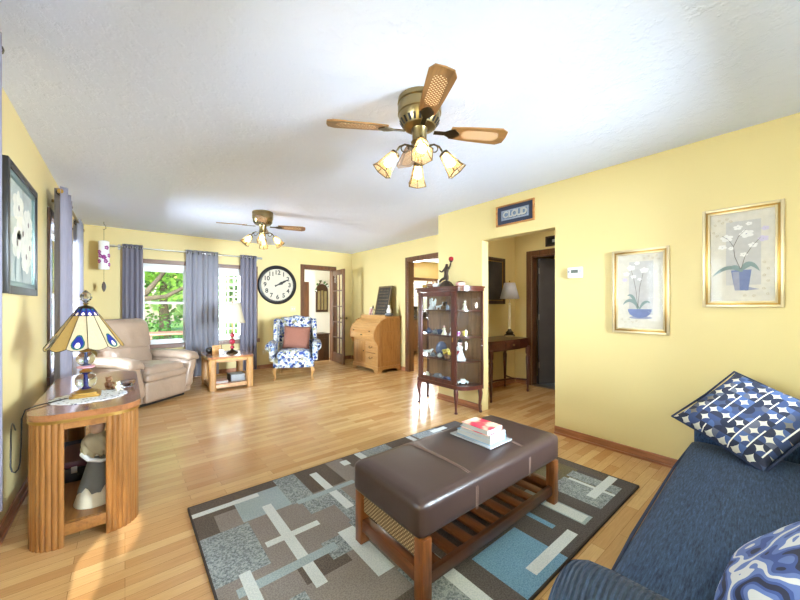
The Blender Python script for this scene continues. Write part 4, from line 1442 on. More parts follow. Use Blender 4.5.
def fig_person(label, x, y, z, s, m, m2=None):
    t = thing('figurine', label, 'figurine', (x, y, z))
    obj('gown', MB().lathe([(.3 * s, 0), (.32 * s, .03 * s), (.2 * s, .3 * s), (.12 * s, .55 * s), (.16 * s, .68 * s), (.06 * s, .78 * s)], n=14), m, t, 60)
    obj('head', MB().sphere((0, 0, .88 * s), .11 * s, 10), m2 or m, t, 80)
    obj('arms', MB().tube([(0, -.15 * s, .68 * s), (-.16 * s, -.12 * s, .52 * s), (-.2 * s, 0, .56 * s), (-.16 * s, .12 * s, .52 * s), (0, .15 * s, .68 * s)], .05 * s, 7), m, t, 60)
    return t


def fig_angel(label, x, y, z, s, m):
    t = fig_person(label, x, y, z, s, m)
    for sy in (-1, 1):
        obj('wing', MB().prism([(sy * .06 * s, .62 * s), (sy * .34 * s, .95 * s), (sy * .42 * s, .8 * s), (sy * .36 * s, .45 * s), (sy * .16 * s, .3 * s)], 0, .1 * s, .13 * s), m, t)
    return t


def fig_animal(label, x, y, z, s, m, rot=0):
    """small standing animal, facing local -y"""
    v = [(0, 0, .5), (0, -.3, .52), (0, .3, .5), (0, -.46, .72), (0, -.66, .74), (-.13, -.3, .25), (-.13, -.3, .03), (.13, -.3, .25), (.13, -.3, .03), (-.13, .3, .25), (-.13, .3, .03), (.13, .3, .25), (.13, .3, .03), (0, .48, .6), (0, .6, .75)]
    e = [(0, 1), (0, 2), (1, 3), (3, 4), (1, 5), (5, 6), (1, 7), (7, 8), (2, 9), (9, 10), (2, 11), (11, 12), (2, 13), (13, 14)]
    rr = [.19, .18, .18, .13, .08, .07, .06, .07, .06, .08, .06, .08, .06, .05, .03]
    o = skin('figurine', [tuple(c * s for c in p) for p in v], e, [q * s for q in rr], m, None, 1, (x, y, z), rot)
    return tag(o, label, 'figurine')


def fig_pot(label, x, y, z, s, m, rot=0):
    t = thing('teapot', label, 'teapot', (x, y, z), rot)
    obj('body', MB().lathe([(.25 * s, 0), (.42 * s, .15 * s), (.46 * s, .32 * s), (.36 * s, .5 * s), (.22 * s, .58 * s)], n=18), m, t, 60)
    obj('lid', MB().lathe([(.24 * s, .58 * s), (.16 * s, .68 * s), (.05 * s, .72 * s), (.07 * s, .8 * s), (.02 * s, .84 * s)], n=14), m, t, 60)
    obj('spout', MB().tube([(0, -.4 * s, .2 * s), (0, -.62 * s, .35 * s), (0, -.72 * s, .55 * s)], [.1 * s, .07 * s, .05 * s], 8), m, t, 60)
    obj('handle', MB().tube([(0, .38 * s, .45 * s), (0, .62 * s, .48 * s), (0, .66 * s, .25 * s), (0, .42 * s, .12 * s)], .045 * s, 7), m, t, 60)
    return t


def fig_cup(label, x, y, z, s, m, cat='cup', prof=None):
    o = obj(cat.replace(' ', '_'), MB().lathe([(r_ * s, z_ * s) for r_, z_ in (prof or [(.22, 0), (.25, .03), (.36, .4), (.4, .6), (.37, .6), (.32, .36), (.05, .08)])], n=18), m, None, 60, loc=(x, y, z))
    return tag(o, label, cat)


s1, s2, s3, s0 = 1.1865, .8845, .6015, .3205
# top shelf
fig_angel('white winged angel at the left of the cabinet top shelf', 3.02, 3.05, s1, .15, 'whitecer')
fig_animal('white lamb figurine right of the angel on cabinet top shelf', 3.0, 2.915, s1, .075, 'whitecer', 1.2)
fig_cup('clear crystal goblet in the middle of the cabinet top shelf', 3.03, 2.835, s1, .11, 'crystal', 'goblet', [(.25, 0), (.25, .04), (.04, .1), (.04, .4), (.25, .55), (.3, .9), (.28, .9), (.05, .55)])
fig_animal('small grey horse figurine at right end behind the top glass door', 3.0, 2.76, s1, .08, 'greycer', -1.0)
fig_person('tiny cream lady behind the curved glass on top shelf', 3.08, 2.565, s1, .11, 'cream')
# second shelf
fig_pot('slate blue teapot at the left of the second cabinet shelf', 3.0, 3.085, s2, .095, 'bluecer', .3)
fig_pot('grey teapot next to the slate blue one, second cabinet shelf', 3.0, 2.965, s2, .08, 'greycer', .3)
fig_cup('dark blue sugar bowl in the middle of second cabinet shelf', 3.0, 2.885, s2, .1, 'bluecer', 'bowl')
fig_person('cream lady figurine right of the bowl, second cabinet shelf', 2.985, 2.805, s2, .115, 'cream', 'pinkcer')
fig_person('white gowned figurine at right end of second shelf door', 3.02, 2.70, s2, .14, 'whitecer', 'browncer')
fig_cup('amber votive cup behind the curved glass, second shelf', 3.06, 2.545, s2, .09, 'yellowcer', 'cup')
fig_cup('purple votive cup beside the amber one, second shelf', 3.02, 2.615, s2, .075, 'purple', 'cup')
# third shelf
fig_animal('seated white cat figurine at left of third cabinet shelf', 2.99, 3.09, s3, .11, 'whitecer', .8)
t = thing('plate', 'dark blue plate on a stand, third cabinet shelf', 'plate', (3.09, 2.94, s3))
pm = MB(); pm.mx = Matrix.Translation((0, 0, .095)) @ Matrix.Rotation(R(-78), 4, 'Y'); pm.lathe([(.03, .002), (.06, .004), (.09, .014), (.09, .019), (.06, .01), (.02, .007)], n=28); obj('dish', pm, 'bluecer', t, 60)
obj('stand', MB().box(-.03, .02, -.03, .03, 0, .008).box(-.028, -.02, -.03, .03, .008, .02), 'black', t)
fig_pot('grey sugar pot in front of the blue plate', 2.985, 2.985, s3, .075, 'greycer', .4)
fig_pot('white teapot right of the blue plate, third cabinet shelf', 2.99, 2.88, s3, .075, 'whitecer', 2.8)
t = thing('flower_basket', 'yellow flower basket at right of the third cabinet shelf', 'ornament', (2.985, 2.755, s3))
obj('basket', MB().lathe([(.03, 0), (.045, .05)], n=14), 'browncer', t)
fb = MB(); rnd = random.Random(5)
for k in range(16): fb.sphere((rnd.uniform(-.04, .04), rnd.uniform(-.05, .05), .06 + rnd.uniform(0, .05)), .016, 8)
obj('flowers', fb, 'yellowcer', t, 80)
t = fig_person('tall white and red clown figurine behind curved glass, third shelf', 3.03, 2.595, s3, .22, 'whitecer', 'pinkcer')
obj('scarf', MB().tube([(-.03, -.02, .12), (-.045, 0, .09), (-.05, .02, .05)], .014, 8), 'redcer', t)
obj('hat', MB().lathe([(.03, .205), (.026, .225), (.002, .27)], n=12), 'black', t)
# bottom
fig_cup('small cream jar at the left of the cabinet floor', 2.98, 3.09, s0, .09, 'cream', 'jar', [(.25, 0), (.3, .1), (.3, .6), (.2, .7), (.24, .8), (.02, .82)])


def toy_car(label, x, y, z, s, m, rot):
    t = thing('toy_car', label, 'toy car', (x, y, z), rot)
    obj('car_body', MB().prism([(-.5 * s, .1 * s), (.5 * s, .1 * s), (.52 * s, .28 * s), (.3 * s, .32 * s), (.18 * s, .5 * s), (-.22 * s, .5 * s), (-.34 * s, .33 * s), (-.52 * s, .3 * s)], 0, -.2 * s, .2 * s), m, t)
    for sy in (-.3, .3):
        for sx in (-1, 1):
            w = MB(); w.mx = Matrix.Translation((sx * .19 * s, sy * s, .11 * s)) @ Matrix.Rotation(R(90), 4, 'Y'); w.lathe([(.11 * s, -.03 * s), (.11 * s, .03 * s)], n=12); obj('wheel', w, 'black', t)
    return t


toy_car('dark grey toy car on the cabinet floor, behind the door', 3.0, 2.93, s0, .15, 'greycer', .3)
toy_car('blue toy car at right of the cabinet floor, behind door', 2.985, 2.765, s0, .13, 'bluecer', -.2)
toy_car('white toy car behind the curved glass on the cabinet floor', 3.05, 2.57, s0, .12, 'whitecer', .9)

# on top of the cabinet
zt = 1.4625
st = thing('statuette', 'dark bronze figure raising a red glass lamp, on curio cabinet', 'statue', (3.055, 2.835, zt)); st.scale = (.92, 1.1, .95)
obj('rock_base', MB().lathe([(.11, 0), (.1, .025), (.07, .06), (.03, .085)], n=9, sx=.8, sy=1.0), 'bronze', st, 20)
skin('figure', [(0, 0, .13), (0, .0, .19), (0, 0, .24), (0, -.005, .275), (0, -.01, .305),
                (0, .03, .235), (-.01, .06, .20), (-.03, .085, .225), (0, -.03, .24), (-.005, -.06, .265), (-.01, -.075, .315),
                (0, .02, .12), (-.03, .05, .10), (-.02, .09, .065), (0, -.02, .11), (-.02, -.01, .06)],
     [(0, 1), (1, 2), (2, 3), (3, 4), (2, 5), (5, 6), (6, 7), (2, 8), (8, 9), (9, 10), (0, 11), (11, 12), (12, 13), (0, 14), (14, 15)],
     [.028, .024, .026, .014, .024, .014, .011, .009, .014, .012, .01, .02, .017, .012, .02, .016], 'bronze', st, 2)
obj('torch_cup', MB().lathe([(.006, .31), (.02, .325), (.024, .333)], (-.01, -.078, 0), 14), 'bronze', st)
obj('red_globe', MB().lathe([(.022, .333), (.03, .352), (.026, .375), (.012, .385)], (-.01, -.078, 0), 16), 'redcer', st, 60)
t = thing('bowl', 'pink bowl with dark lid on the right of the curio cabinet', 'bowl', (3.08, 2.63, zt))
obj('bowl_body', MB().lathe([(.035, 0), (.055, .02), (.06, .04), (.05, .05)], n=20), 'pinkcer', t, 60)
obj('lid', MB().lathe([(.052, .05), (.035, .062), (.004, .066)], n=20), 'browncer', t, 60)


def swan(label, x, y, z, s, m, rot=0):
    v = [(0, 0, .25), (0, -.3, .28), (0, .32, .32), (0, -.45, .5), (0, -.38, .75), (0, -.5, .88), (0, -.64, .82), (0, .5, .42)]
    o = skin('figurine', [tuple(c * s for c in p) for p in v], [(0, 1), (0, 2), (1, 3), (3, 4), (4, 5), (5, 6), (2, 7)], [q * s for q in (.25, .2, .2, .1, .08, .09, .04, .1)], m, None, 2, (x, y, z), rot)
    return tag(o, label, 'figurine')


swan('gold swan figurine on the left end of the curio cabinet', 3.03, 3.19, zt, .095, 'gold', .0)
swan('brown swan figurine second from left on the curio cabinet', 3.03, 3.09, zt, .11, 'browncer', .1)
swan('white swan figurine nearest the bronze statue on the cabinet', 3.03, 2.99, zt, .11, 'whitecer', .0)


# ------------------------------------------------------------------ ceiling fans
def fan(label, x, y, rot, krot, blade_group=None):
    f = thing('ceiling_fan', label, 'ceiling fan', (x, y, CZ), 0)
    obj('motor_housing', MB().lathe([(.10, 0), (.125, -.004), (.128, -.03), (.122, -.036), (.126, -.045), (.126, -.09), (.12, -.096), (.115, -.13), (.09, -.165), (.05, -.175)], n=40), 'brass', f, 30)
    v = MB()
    for k in range(22):
        v.mx = Matrix.Rotation(2 * PI * k / 22, 4, 'Z')
        v.quad((.1162, -.007, -.131), (.1162, .007, -.131), (.095, .006, -.160), (.095, -.006, -.160))
    obj('motor_vents', v, 'black', f, 0, .002)
    obj('light_stem', MB().lathe([(.05, -.17), (.042, -.19), (.042, -.245), (.05, -.25), (.03, -.262), (.026, -.29), (.034, -.3), (.03, -.325), (.008, -.335)], n=28), 'brass', f, 30)
    for k in range(4):
        rz = rot + k * PI / 2
        pr = [(.185, .045), (.30, .056), (.44, .064), (.49, .066), (.525, .045), (.53, 0)]
        pts = pr + [(a, -b) for a, b in reversed(pr[:-1])]
        bm_ = MB(); bm_.mx = Matrix.Rotation(R(-12), 4, 'X'); bm_.prism(pts, 2, -.004, .004)
        b = obj('blade', bm_, 'bladewood', f, 30, loc=(0, 0, -.18), rot=(0, 0, rz))
        cn = MB(); cn.mx = Matrix.Rotation(R(-12), 4, 'X'); cn.prism(rounded_rect(.255, .478, -.035, .035, .032, 6), 2, -.0052, .0052)
        obj('cane_inlay', cn, 'cane', b, 30)
        br = MB(); br.mx = Matrix.Rotation(R(-12), 4, 'X')
        br.prism([(.235, -.012), (.24, 0), (.235, .012), (.205, .036), (.18, .03), (.15, .012), (.085, .012), (.085, -.012), (.15, -.012), (.18, -.03), (.205, -.036)], 2, -.011, -.0045)
        obj('blade_iron', br, 'darkbrass', b, 30)
    for k in range(4):
        a = krot + k * PI / 2
        cx, sx = math.cos(a), math.sin(a)
        pol = lambda r_, z_: (r_ * cx, r_ * sx, z_)
        arm = MB().tube([pol(.028, -.285), pol(.05, -.27), pol(.085, -.262), pol(.115, -.275), pol(.13, -.298), pol(.137, -.312)], .006, 8)
        arm.tube([pol(.085 + .022 * math.cos(t), -.285 + .022 * math.sin(t)) for t in [PI / 2 + 2 * PI * j / 12 for j in range(12)]], .004, 6)
        ao = obj('lamp_arm', arm, 'darkbrass', f, 60)
        tilt = Matrix.Translation(pol(.137, -.312)) @ Matrix.Rotation(a, 4, 'Z') @ Matrix.Rotation(R(180 - 38), 4, 'Y')
        cp = MB(); cp.mx = tilt; cp.lathe([(.012, -.008), (.028, .0), (.03, .012)], n=16)
        obj('fitter_cap', cp, 'darkbrass', ao)
        sh = MB(); sh.mx = tilt
        N = 6
        prof = [(.026, .006), (.036, .05), (.05, .11), (.062, .135)]
        sh.lathe(prof, n=N, caps=False)
        so = obj('glass_shade', sh, 'shadeglass', f, 0, .002)
        ld = MB(); ld.mx = tilt
        for j in range(N):
            t = 2 * PI * j / N
            ld.tube([(r_ * math.cos(t), r_ * math.sin(t), z_) for r_, z_ in prof], .0028, 5)
        for r_, z_ in (prof[0], prof[3]):
            ld.tube([(r_ * math.cos(2 * PI * j / N), r_ * math.sin(2 * PI * j / N), z_) for j in range(N + 1)], .0028, 5)
        obj('shade_leading', ld, 'darkbrass', so)
        bb = MB(); bb.mx = tilt; bb.lathe([(.01, .012), (.012, .03), (.022, .06), (.024, .075), (.016, .092), (.002, .098)], n=14)
        obj('bulb', bb, 'bulb', f, 60)
    return f


M['shadeglass'] = fabric_translucent('amber white shade glass', S(236, 204, 152), .6)
_nt = M['shadeglass'].node_tree
_mx = _nt.nodes.new('ShaderNodeMixShader'); _tr = _nt.nodes.new('ShaderNodeBsdfTransparent'); _tr.inputs[0].default_value = (1, .9, .74, 1)
_out = [n for n in _nt.nodes if n.type == 'OUTPUT_MATERIAL'][0]
_src = _out.inputs[0].links[0].from_socket
_mx.inputs[0].default_value = .7
_nt.links.new(_src, _mx.inputs[1]); _nt.links.new(_tr.outputs[0], _mx.inputs[2]); _nt.links.new(_mx.outputs[0], _out.inputs[0])
M['bulb'] = glow('lit bulb', (1, .90, .72, 1), 4.5)
fan('large brass ceiling fan with cane blades nearest the camera', 1.325, 1.44, R(-30.5), R(-39))
fan('smaller looking brass ceiling fan farther back toward the window wall', 1.37, 4.46, R(-19), R(-20))


# ------------------------------------------------------------------ pictures and wall things
def pframe(mb, w, h, rings):
    """picture frame rings in local yz plane facing -x (depth outwards = -x): rings=(inset, width, depth)"""
    for ins, wd, dp in rings:
        y0, y1, z0, z1 = -w / 2 + ins, w / 2 - ins, -h / 2 + ins, h / 2 - ins
        mb.box(-dp, 0, y0, y0 + wd, z0, z1, .002); mb.box(-dp, 0, y1 - wd, y1, z0, z1, .002)
        mb.box(-dp, 0, y0 + wd, y1 - wd, z0, z0 + wd, .002); mb.box(-dp, 0, y0 + wd, y1 - wd, z1 - wd, z1, .002)


def flower_poly(mb, y, z, r, d, petals=5, ph=0):
    for k in range(petals):
        a = ph + 2 * PI * k / petals
        pts = []
        for j in range(10):
            t = 2 * PI * j / 10
            rr = r * .55
            py = y + r * .55 * math.cos(a) + rr * math.cos(t) * abs(math.cos(a)) * .9 + rr * .55 * math.cos(t) * abs(math.sin(a))
            pz = z + r * .5 * math.sin(a) + rr * .62 * math.sin(t)
            pts.append((d - .0001 * k, py, pz))
        mb.poly(pts)


def leafpoly(mb, p0, p1, p2, w, d):
    P = [Vector(p) for p in (p0, p1, p2)]
    L, Rr = [], []
    for k in range(11):
        t = k / 10
        c = P[0] * (1 - t) ** 2 + P[1] * 2 * t * (1 - t) + P[2] * t * t
        dv = ((P[1] - P[0]) * (1 - t) + (P[2] - P[1]) * t).normalized()
        nrm = Vector((-dv.y, dv.x)); ww = w * math.sin(PI * min(1, t * .95 + .05)) ** .8 + .001
        L.append((d, *(c + nrm * ww))); Rr.append((d, *(c - nrm * ww)))
    mb.poly(L + Rr[::-1])


ART = ['art_paper', 'art_wash', 'art_white', 'art_lilac', 'art_green', 'art_pot', 'art_stem', 'art_scroll', 'art_shade']
for k, c in zip(ART, ((206, 198, 184), (186, 181, 178), (226, 222, 218), (196, 184, 206), (126, 142, 138), (112, 122, 160), (120, 112, 104), (184, 166, 132), (150, 150, 168))):
    M[k] = mat(k.replace('_', ' '), S(*c), .8, var=.06, vscale=30)


def orchid_picture(label, y, z, w, h, pot):
    t = thing('framed_picture', label, 'picture', (RX, y, z), 0)
    # local +y is to the left seen from the room; flip with sign
    f = MB(); pframe(f, w, h, [(0, .018, .022), (.03, .012, .02)])
    f2 = MB(); pframe(f2, w, h, [(.018, .012, .015)])
    fr = obj('frame', f, 'goldpale', t, 30)
    obj('inner_frame', f2, 'gold', fr)
    a = MB()
    iw, ih = w - .084, h - .084
    a.mi = 0; a.box(-.007, 0, -iw / 2, iw / 2, -ih / 2, ih / 2)
    Q = lambda u, v: (-(u - .5) * iw, (v - .5) * ih)   # u to the right in view, v up

    def rect(u0, u1, v0, v1, d):
        (a0, b0), (a1, b1) = Q(u0, v0), Q(u1, v1); a.poly([(d, a0, b0), (d, a1, b0), (d, a1, b1), (d, a0, b1)])
    D = -.0073
    a.mi = 1; rect(.26, .80, .18, .9, D)

    def leaf(p, q, r_, wd, d, mi=4):
        a.mi = mi; leafpoly(a, Q(*p), Q(*q), Q(*r_), wd, d)

    def stem(ps, wd=.0016, mi=6, d=-.0078):
        a.mi = mi; a.tube([(d, *Q(*p_)) for p_ in ps], wd, 4)

    def fl(u, v, r_, d, mi=2, ph=0):
        a.mi = mi; yy, zz = Q(u, v); flower_poly(a, yy, zz, r_ * iw, d, 5, ph)
        a.mi = 8; a.poly([(d - .0006, yy + .1 * r_ * iw * math.cos(t_), zz + .1 * r_ * iw * math.sin(t_)) for t_ in [2 * PI * j / 8 for j in range(8)]])
    if pot == 'tall':
        a.mi = 5; a.poly([(D - .0004, *Q(*p_)) for p_ in ((.34, .35), (.66, .35), (.61, .12), (.40, .12))])
        a.mi = 8; a.poly([(D - .0002, *Q(*p_)) for p_ in ((.56, .115), (.78, .13), (.6, .16))]); a.poly([(D - .0005, *Q(*p_)) for p_ in ((.36, .33), (.47, .33), (.48, .12), (.40, .12))])
        leaf((.5, .33), (.3, .45), (.04, .29), .012, D - .0006); leaf((.5, .33), (.6, .5), (.78, .33), .014, D - .0007); leaf((.5, .33), (.42, .42), (.3, .37), .012, D - .0008); leaf((.5, .34), (.62, .43), (.7, .4), .012, D - .0009)
        stem([(.49, .36), (.40, .5), (.38, .62), (.46, .73), (.58, .8)]); stem([(.5, .36), (.56, .5), (.66, .6), (.8, .7)]); stem([(.38, .62), (.3, .7), (.2, .75)])
        for u, v, r_, ph in ((.58, .75, .11, 0), (.45, .83, .07, .4), (.27, .72, .1, .2), (.2, .62, .07, .9), (.34, .6, .05, 1.2), (.68, .62, .07, .3), (.54, .52, .06, .8), (.62, .86, .05, 0)): fl(u, v, r_, D - .001, 2, ph)
        for u, v, r_ in ((.83, .68, .08), (.86, .79, .06)): fl(u, v, r_, D - .001, 3)
        scr = [(.85, .42), (.9, .35), (.84, .28), (.9, .22), (.84, .14), (.9, .08), (.7, .06), (.56, .06), (.08, .88), (.14, .93), (.2, .9), (.27, .94), (.34, .91), (.06, .8), (.12, .76)]
    else:
        pts = []
        for k in range(13):
            t_ = PI + PI * k / 12
            pts.append((D - .0004, *Q(.5 + .27 * math.cos(t_), .26 + .12 * math.sin(t_))))
        a.mi = 5; a.poly(pts)
        a.mi = 8; a.poly([(D - .0002, *Q(.52 + .26 * math.cos(2 * PI * j / 16), .145 + .02 * math.sin(2 * PI * j / 16))) for j in range(16)])
        leaf((.5, .26), (.3, .46), (.12, .32), .012, D - .0006); leaf((.45, .26), (.35, .5), (.22, .44), .01, D - .0007); leaf((.5, .26), (.6, .4), (.74, .34), .01, D - .0008)
        stem([(.46, .27), (.42, .5), (.36, .7), (.3, .8)]); stem([(.46, .27), (.5, .55), (.58, .75)])
        for u, v, r_, ph in ((.3, .82, .09, 0), (.2, .74, .07, .5), (.36, .7, .06, .2), (.6, .78, .09, .3), (.5, .66, .05, .9), (.44, .88, .06, 0)): fl(u, v, r_, D - .001, 2, ph)
        fl(.16, .66, .06, D - .001, 3)
        scr = [(.7, .96), (.78, .93), (.86, .96), (.9, .92), (.6, .94), (.1, .12), (.18, .08), (.26, .12), (.34, .08), (.42, .1)]
    a.mi = 7
    for i, (u, v) in enumerate(scr):
        yy, zz = Q(u, v); rr = .03 * iw
        a.tube([(-.0078, yy + rr * (1 - j / 14) * math.cos(.8 * i + j * .7), zz + rr * (1 - j / 14) * math.sin(.8 * i + j * .7)) for j in range(12)], .0011, 4)
    obj('print', a, ART, t, 0)
    obj('picture_glass', MB().box(-.0125, -.0105, -iw / 2, iw / 2, -ih / 2, ih / 2), 'artglass', t)
    return t


orchid_picture('gold framed orchid print with low bowl, left of the two', .8785, 1.3565, .392, .688, 'low')
orchid_picture('gold framed orchid print with tall blue pot, right of the two', .298, 1.5735, .392, .688, 'tall')

# left wall picture
t = thing('framed_picture', 'black framed white flower picture on the left wall', 'picture', (LX, 3.17, 1.685), PI)
W_, H_ = .80, .75
f = MB(); pframe(f, W_, H_, [(0, .045, .028)]); obj('frame', f, 'black', t, 30)
f = MB(); pframe(f, W_, H_, [(.045, .03, .022)]); obj('inner_frame', f, mat('pewter green', S(120, 140, 136), .3, .5), t, 30)
a = MB(); iw, ih = W_ - .15, H_ - .15
a.mi = 0; a.box(-.008, 0, -iw / 2, iw / 2, -ih / 2, ih / 2)
for u, v, r_ in ((.2, .1, .13), (.05, .02, .15), (.14, -.12, .14), (-.06, .16, .13), (-.1, -.06, .12), (.24, -.05, .1)):
    a.mi = 1; flower_poly(a, -u * 1.0, v, r_, -.009 - abs(u) * .004, 6, u * 9)
    a.mi = 2; a.poly([(-.0115, -u + .02 * math.cos(2 * PI * j / 8), v + .02 * math.sin(2 * PI * j / 8)) for j in range(8)])
for p0, p1, p2 in (((.1, -.12), (.16, -.22), (.12, -.3)), ((0, -.1), (-.02, -.2), (-.06, -.3)), ((-.1, 0), (-.2, -.1), (-.28, -.06))):
    a.mi = 3; leafpoly(a, p0, p1, p2, .02, -.0088)
obj('print', a, [mat('dusty painted ground', S(178, 184, 176), .8, var=.2, vscale=5), mat('painted petals', S(226, 222, 206), .8, var=.1, vscale=20), mat('painted flower hearts', S(120, 104, 92), .8), 'art_green'], t, 0)
obj('picture_glass', MB().box(-.0145, -.0125, -iw / 2, iw / 2, -ih / 2, ih / 2), 'artglass', t)

# surname sign
t = thing('name_sign', 'wood framed navy sign with block letters above the hall opening', 'sign', (RX, 2.0085, 2.2275))
f = MB(); pframe(f, .455, .225, [(0, .016, .024)]); obj('frame', f, wood('sign frame', S(130, 78, 36), S(186, 128, 68), 1), t, 30)
obj('mat_board', MB().box(-.01, 0, -.212, .212, -.097, .097), 'navy', t)
obj('inner_panel', MB().box(-.012, -.01, -.165, .165, -.055, .055), 'slate', t)
obj('panel_border', MB().box(-.0125, -.012, -.155, .155, .044, .048).box(-.0125, -.012, -.155, .155, -.048, -.044).box(-.0125, -.012, -.155, -.151, -.044, .044).box(-.0125, -.012, .151, .155, -.044, .044), 'art_wash', t)
face = Matrix.Translation((-.0135, 0, 0)) @ Matrix(((0, 0, -1, 0), (-1, 0, 0, 0), (0, 1, 0, 0), (0, 0, 0, 1)))
sp = 1.12
lt = []
for i, ch_ in enumerate('CLOUD'):
    x = (i - 2) * .055 + (.002 if i == 1 else 0)
    lt.append((ch_, face @ Matrix.Translation((x, 0, 0)) @ Matrix.Diagonal((1.05, 1.1, 1, 1))))
lo_ = text_obj('lettering', lt, .085, .0012, 'paper', t)
bold = lo_.modifiers.new('bold', 'SOLIDIFY'); bold.thickness = .0035; bold.offset = 0
sh_ = []
for i, ch_ in enumerate('CLOUD'):
    x = (i - 2) * .055 + .004
    sh_.append((ch_, Matrix.Translation((.0013, 0, -.004)) @ face @ Matrix.Translation((x, 0, 0)) @ Matrix.Diagonal((1.05, 1.1, 1, 1))))
so_ = text_obj('letter_shadow', sh_, .085, .0002, 'black', t)

# thermostat
t = thing('thermostat', 'small white thermostat on the wall right of the hall opening', 'thermostat', (RX, 1.383, 1.545))
obj('case', MB().rbox((-.012, 0, 0), (.024, .135, .1), .008, 6), 'white', t, 50)
obj('screen', MB().box(-.0255, -.0238, -.032, .032, -.005, .026), mat('lcd grey', S(96, 104, 96), .3), t)
for k in (-.05, .05): obj('button', MB().box(-.0255, -.0238, k - .006, k + .006, 0, .02), 'grey', t)

# clock
t = thing('wall_clock', 'large round black framed wall clock above the floral armchair', 'clock', (2.372, BY, 1.648))
rx = Matrix.Rotation(R(90), 4, 'X')
f = MB(); f.mx = rx; f.lathe([(.30, .0), (.385, .0), (.39, .012), (.385, .03), (.365, .045), (.34, .045), (.325, .03), (.318, .018)], n=64, caps=False); obj('rim', f, 'black', t, 40)
f = MB(); f.mx = rx; f.lathe([(.002, .016), (.322, .016), (.322, .0), (.002, 0)], n=64); obj('dial', f, mat('clock dial', S(204, 194, 174), .6), t, 30)
fm = Matrix(((1, 0, 0, 0), (0, 0, -1, 0), (0, 1, 0, 0), (0, 0, 0, 1)))
items = []
for h_ in range(1, 13):
    an = R(90 - 30 * h_)
    items.append((str(h_), Matrix.Translation((.245 * math.cos(an), -.018, .245 * math.sin(an))) @ fm))
nu = text_obj('numerals', items, .12, .001, 'black', t)
tick = MB()
for k in range(60):
    an = 2 * PI * k / 60; tick.mx = Matrix.Rotation(an, 4, 'Y'); tick.box(-.0015, .0015, -.0175, -.0165, .298, .312)
obj('minute_track', tick, 'black', t)


def hand(name, ang, ln, w, d):
    m_ = MB(); m_.mx = Matrix.Rotation(R(ang), 4, 'Y')
    m_.prism([(-w, -.06), (w, -.06), (w * .5, 0), (w * 1.6, ln * .55), (.002, ln), (-.002, ln), (-w * 1.6, ln * .55), (-w * .5, 0)], 1, d - .002, d)
    m_.mx = rx; m_.lathe([(.014, -d), (.014, -d + .004)], n=16)
    return obj(name, m_, 'black', t)


hand('hour_hand', 64,   .16, .02, -.022); hand('minute_hand', 62, .255, .014, -.027)

# switches and outlet
def plate(name, label, loc, cat, w=.075, h=.115, n=1):
    t = thing(name, label, cat, loc)
    obj('cover_plate', MB().box(-w / 2, w / 2, -.006, 0, -h / 2, h / 2, .002), mat('ivory plate', S(222, 206, 158), .4), t)
    for k in range(n):
        x = (k - (n - 1) / 2) * .045
        obj('toggle', MB().box(x - .006, x + .006, -.014, -.006, -.012, .012, .002), 'white', t)
    return t


plate('light_switch', 'ivory double light switch between clock and back doorway', (2.70, BY, 1.165), 'light switch', .12, .115, 2)
plate('wall_outlet', 'ivory wall outlet left of the floral armchair', (2.12, BY, .33), 'outlet', .075, .115, 2)

# hanging chime
t = thing('wind_chime', 'white flowered cylinder chime hanging from ceiling in far left corner', 'wind chime', (-.235, 6.45, CZ))
obj('hook', MB().tube([(0, 0, 0), (0, 0, -.03), (.02, 0, -.06), (.022, 0, -.09), (0, 0, -.11), (-.012, 0, -.10)], .004, 6).tube([(0, 0, -.11), (0, 0, -.28)], .0025, 6), 'black', t)
obj('cylinder', MB().lathe([(.046, -.27), (.062, -.28), (.062, -.68), (.058, -.68), (.058, -.285)], n=28), 'whitecer', t, 40)
fl_ = MB()
rnd = random.Random(11)
for k in range(9):
    a = rnd.uniform(3.6, 6.0); z = -.36 - .26 * rnd.random()
    for j in range(5):
        b2 = a + .26 * math.cos(2 * PI * j / 5); z2 = z + .02 * math.sin(2 * PI * j / 5)
        fl_.sphere((.06 * math.cos(b2), .06 * math.sin(b2), z2), .013, 8, sz=.9)
obj('painted_flowers', fl_, 'purple', t, 80)
obj('clapper_string', MB().tube([(0, 0, -.28), (0, 0, -.86)], .002, 5), 'black', t)
obj('pendant', MB().rbox((0, 0, -.93), (.05, .012, .15), .006, 6, lambda p, u: Vector((p.x * (1 - u.z ** 2 * .8), p.y, p.z))), 'espresso', t, 60)


# ------------------------------------------------------------------ french door leaf in the back doorway
def french_door():
    L_, H_, Tk = .66, 1.99, .035
    root = thing('door_1', None, None, (3.60, 6.775, .008), R(-95.5))
    for k in list(root.keys()): del root[k]
    root['kind'] = 'structure'
    f = MB(); st = .09
    f.box(0, st, -Tk, 0, 0, H_, .003); f.box(L_ - st, L_, -Tk, 0, 0, H_, .003); f.box(st, L_ - st, -Tk, 0, 0, .2, .003); f.box(st, L_ - st, -Tk, 0, H_ - .11, H_, .003)
    obj('door_frame', f, 'trimv', root)
    mu = MB(); w0, w1 = st, L_ - st
    for k in (1, 2): x = w0 + (w1 - w0) * k / 3; mu.box(x - .011, x + .011, -Tk + .008, -.008, .2, H_ - .11)
    for k in range(1, 5): z = .2 + (H_ - .31) * k / 5; mu.box(w0, w1, -Tk + .009, -.009, z - .011, z + .011)
    obj('muntins', mu, 'trimv', root)
    obj('pane', MB().box(w0, w1, -Tk / 2 - .002, -Tk / 2 + .002, .2, H_ - .11), 'pane', root)
    kb = MB()
    for s in (-1, 1):
        kb.mx = Matrix.Translation((L_ - .05, -Tk / 2 + s * Tk / 2, .96)) @ Matrix.Rotation(R(-90 * s), 4, 'X'); kb.lathe([(.025, 0), (.025, .006), (.01, .012), (.01, .035), (.026, .045), (.028, .06), (.015, .07)], n=16)
    obj('door_knob', kb, 'brass', root, 50)


french_door()

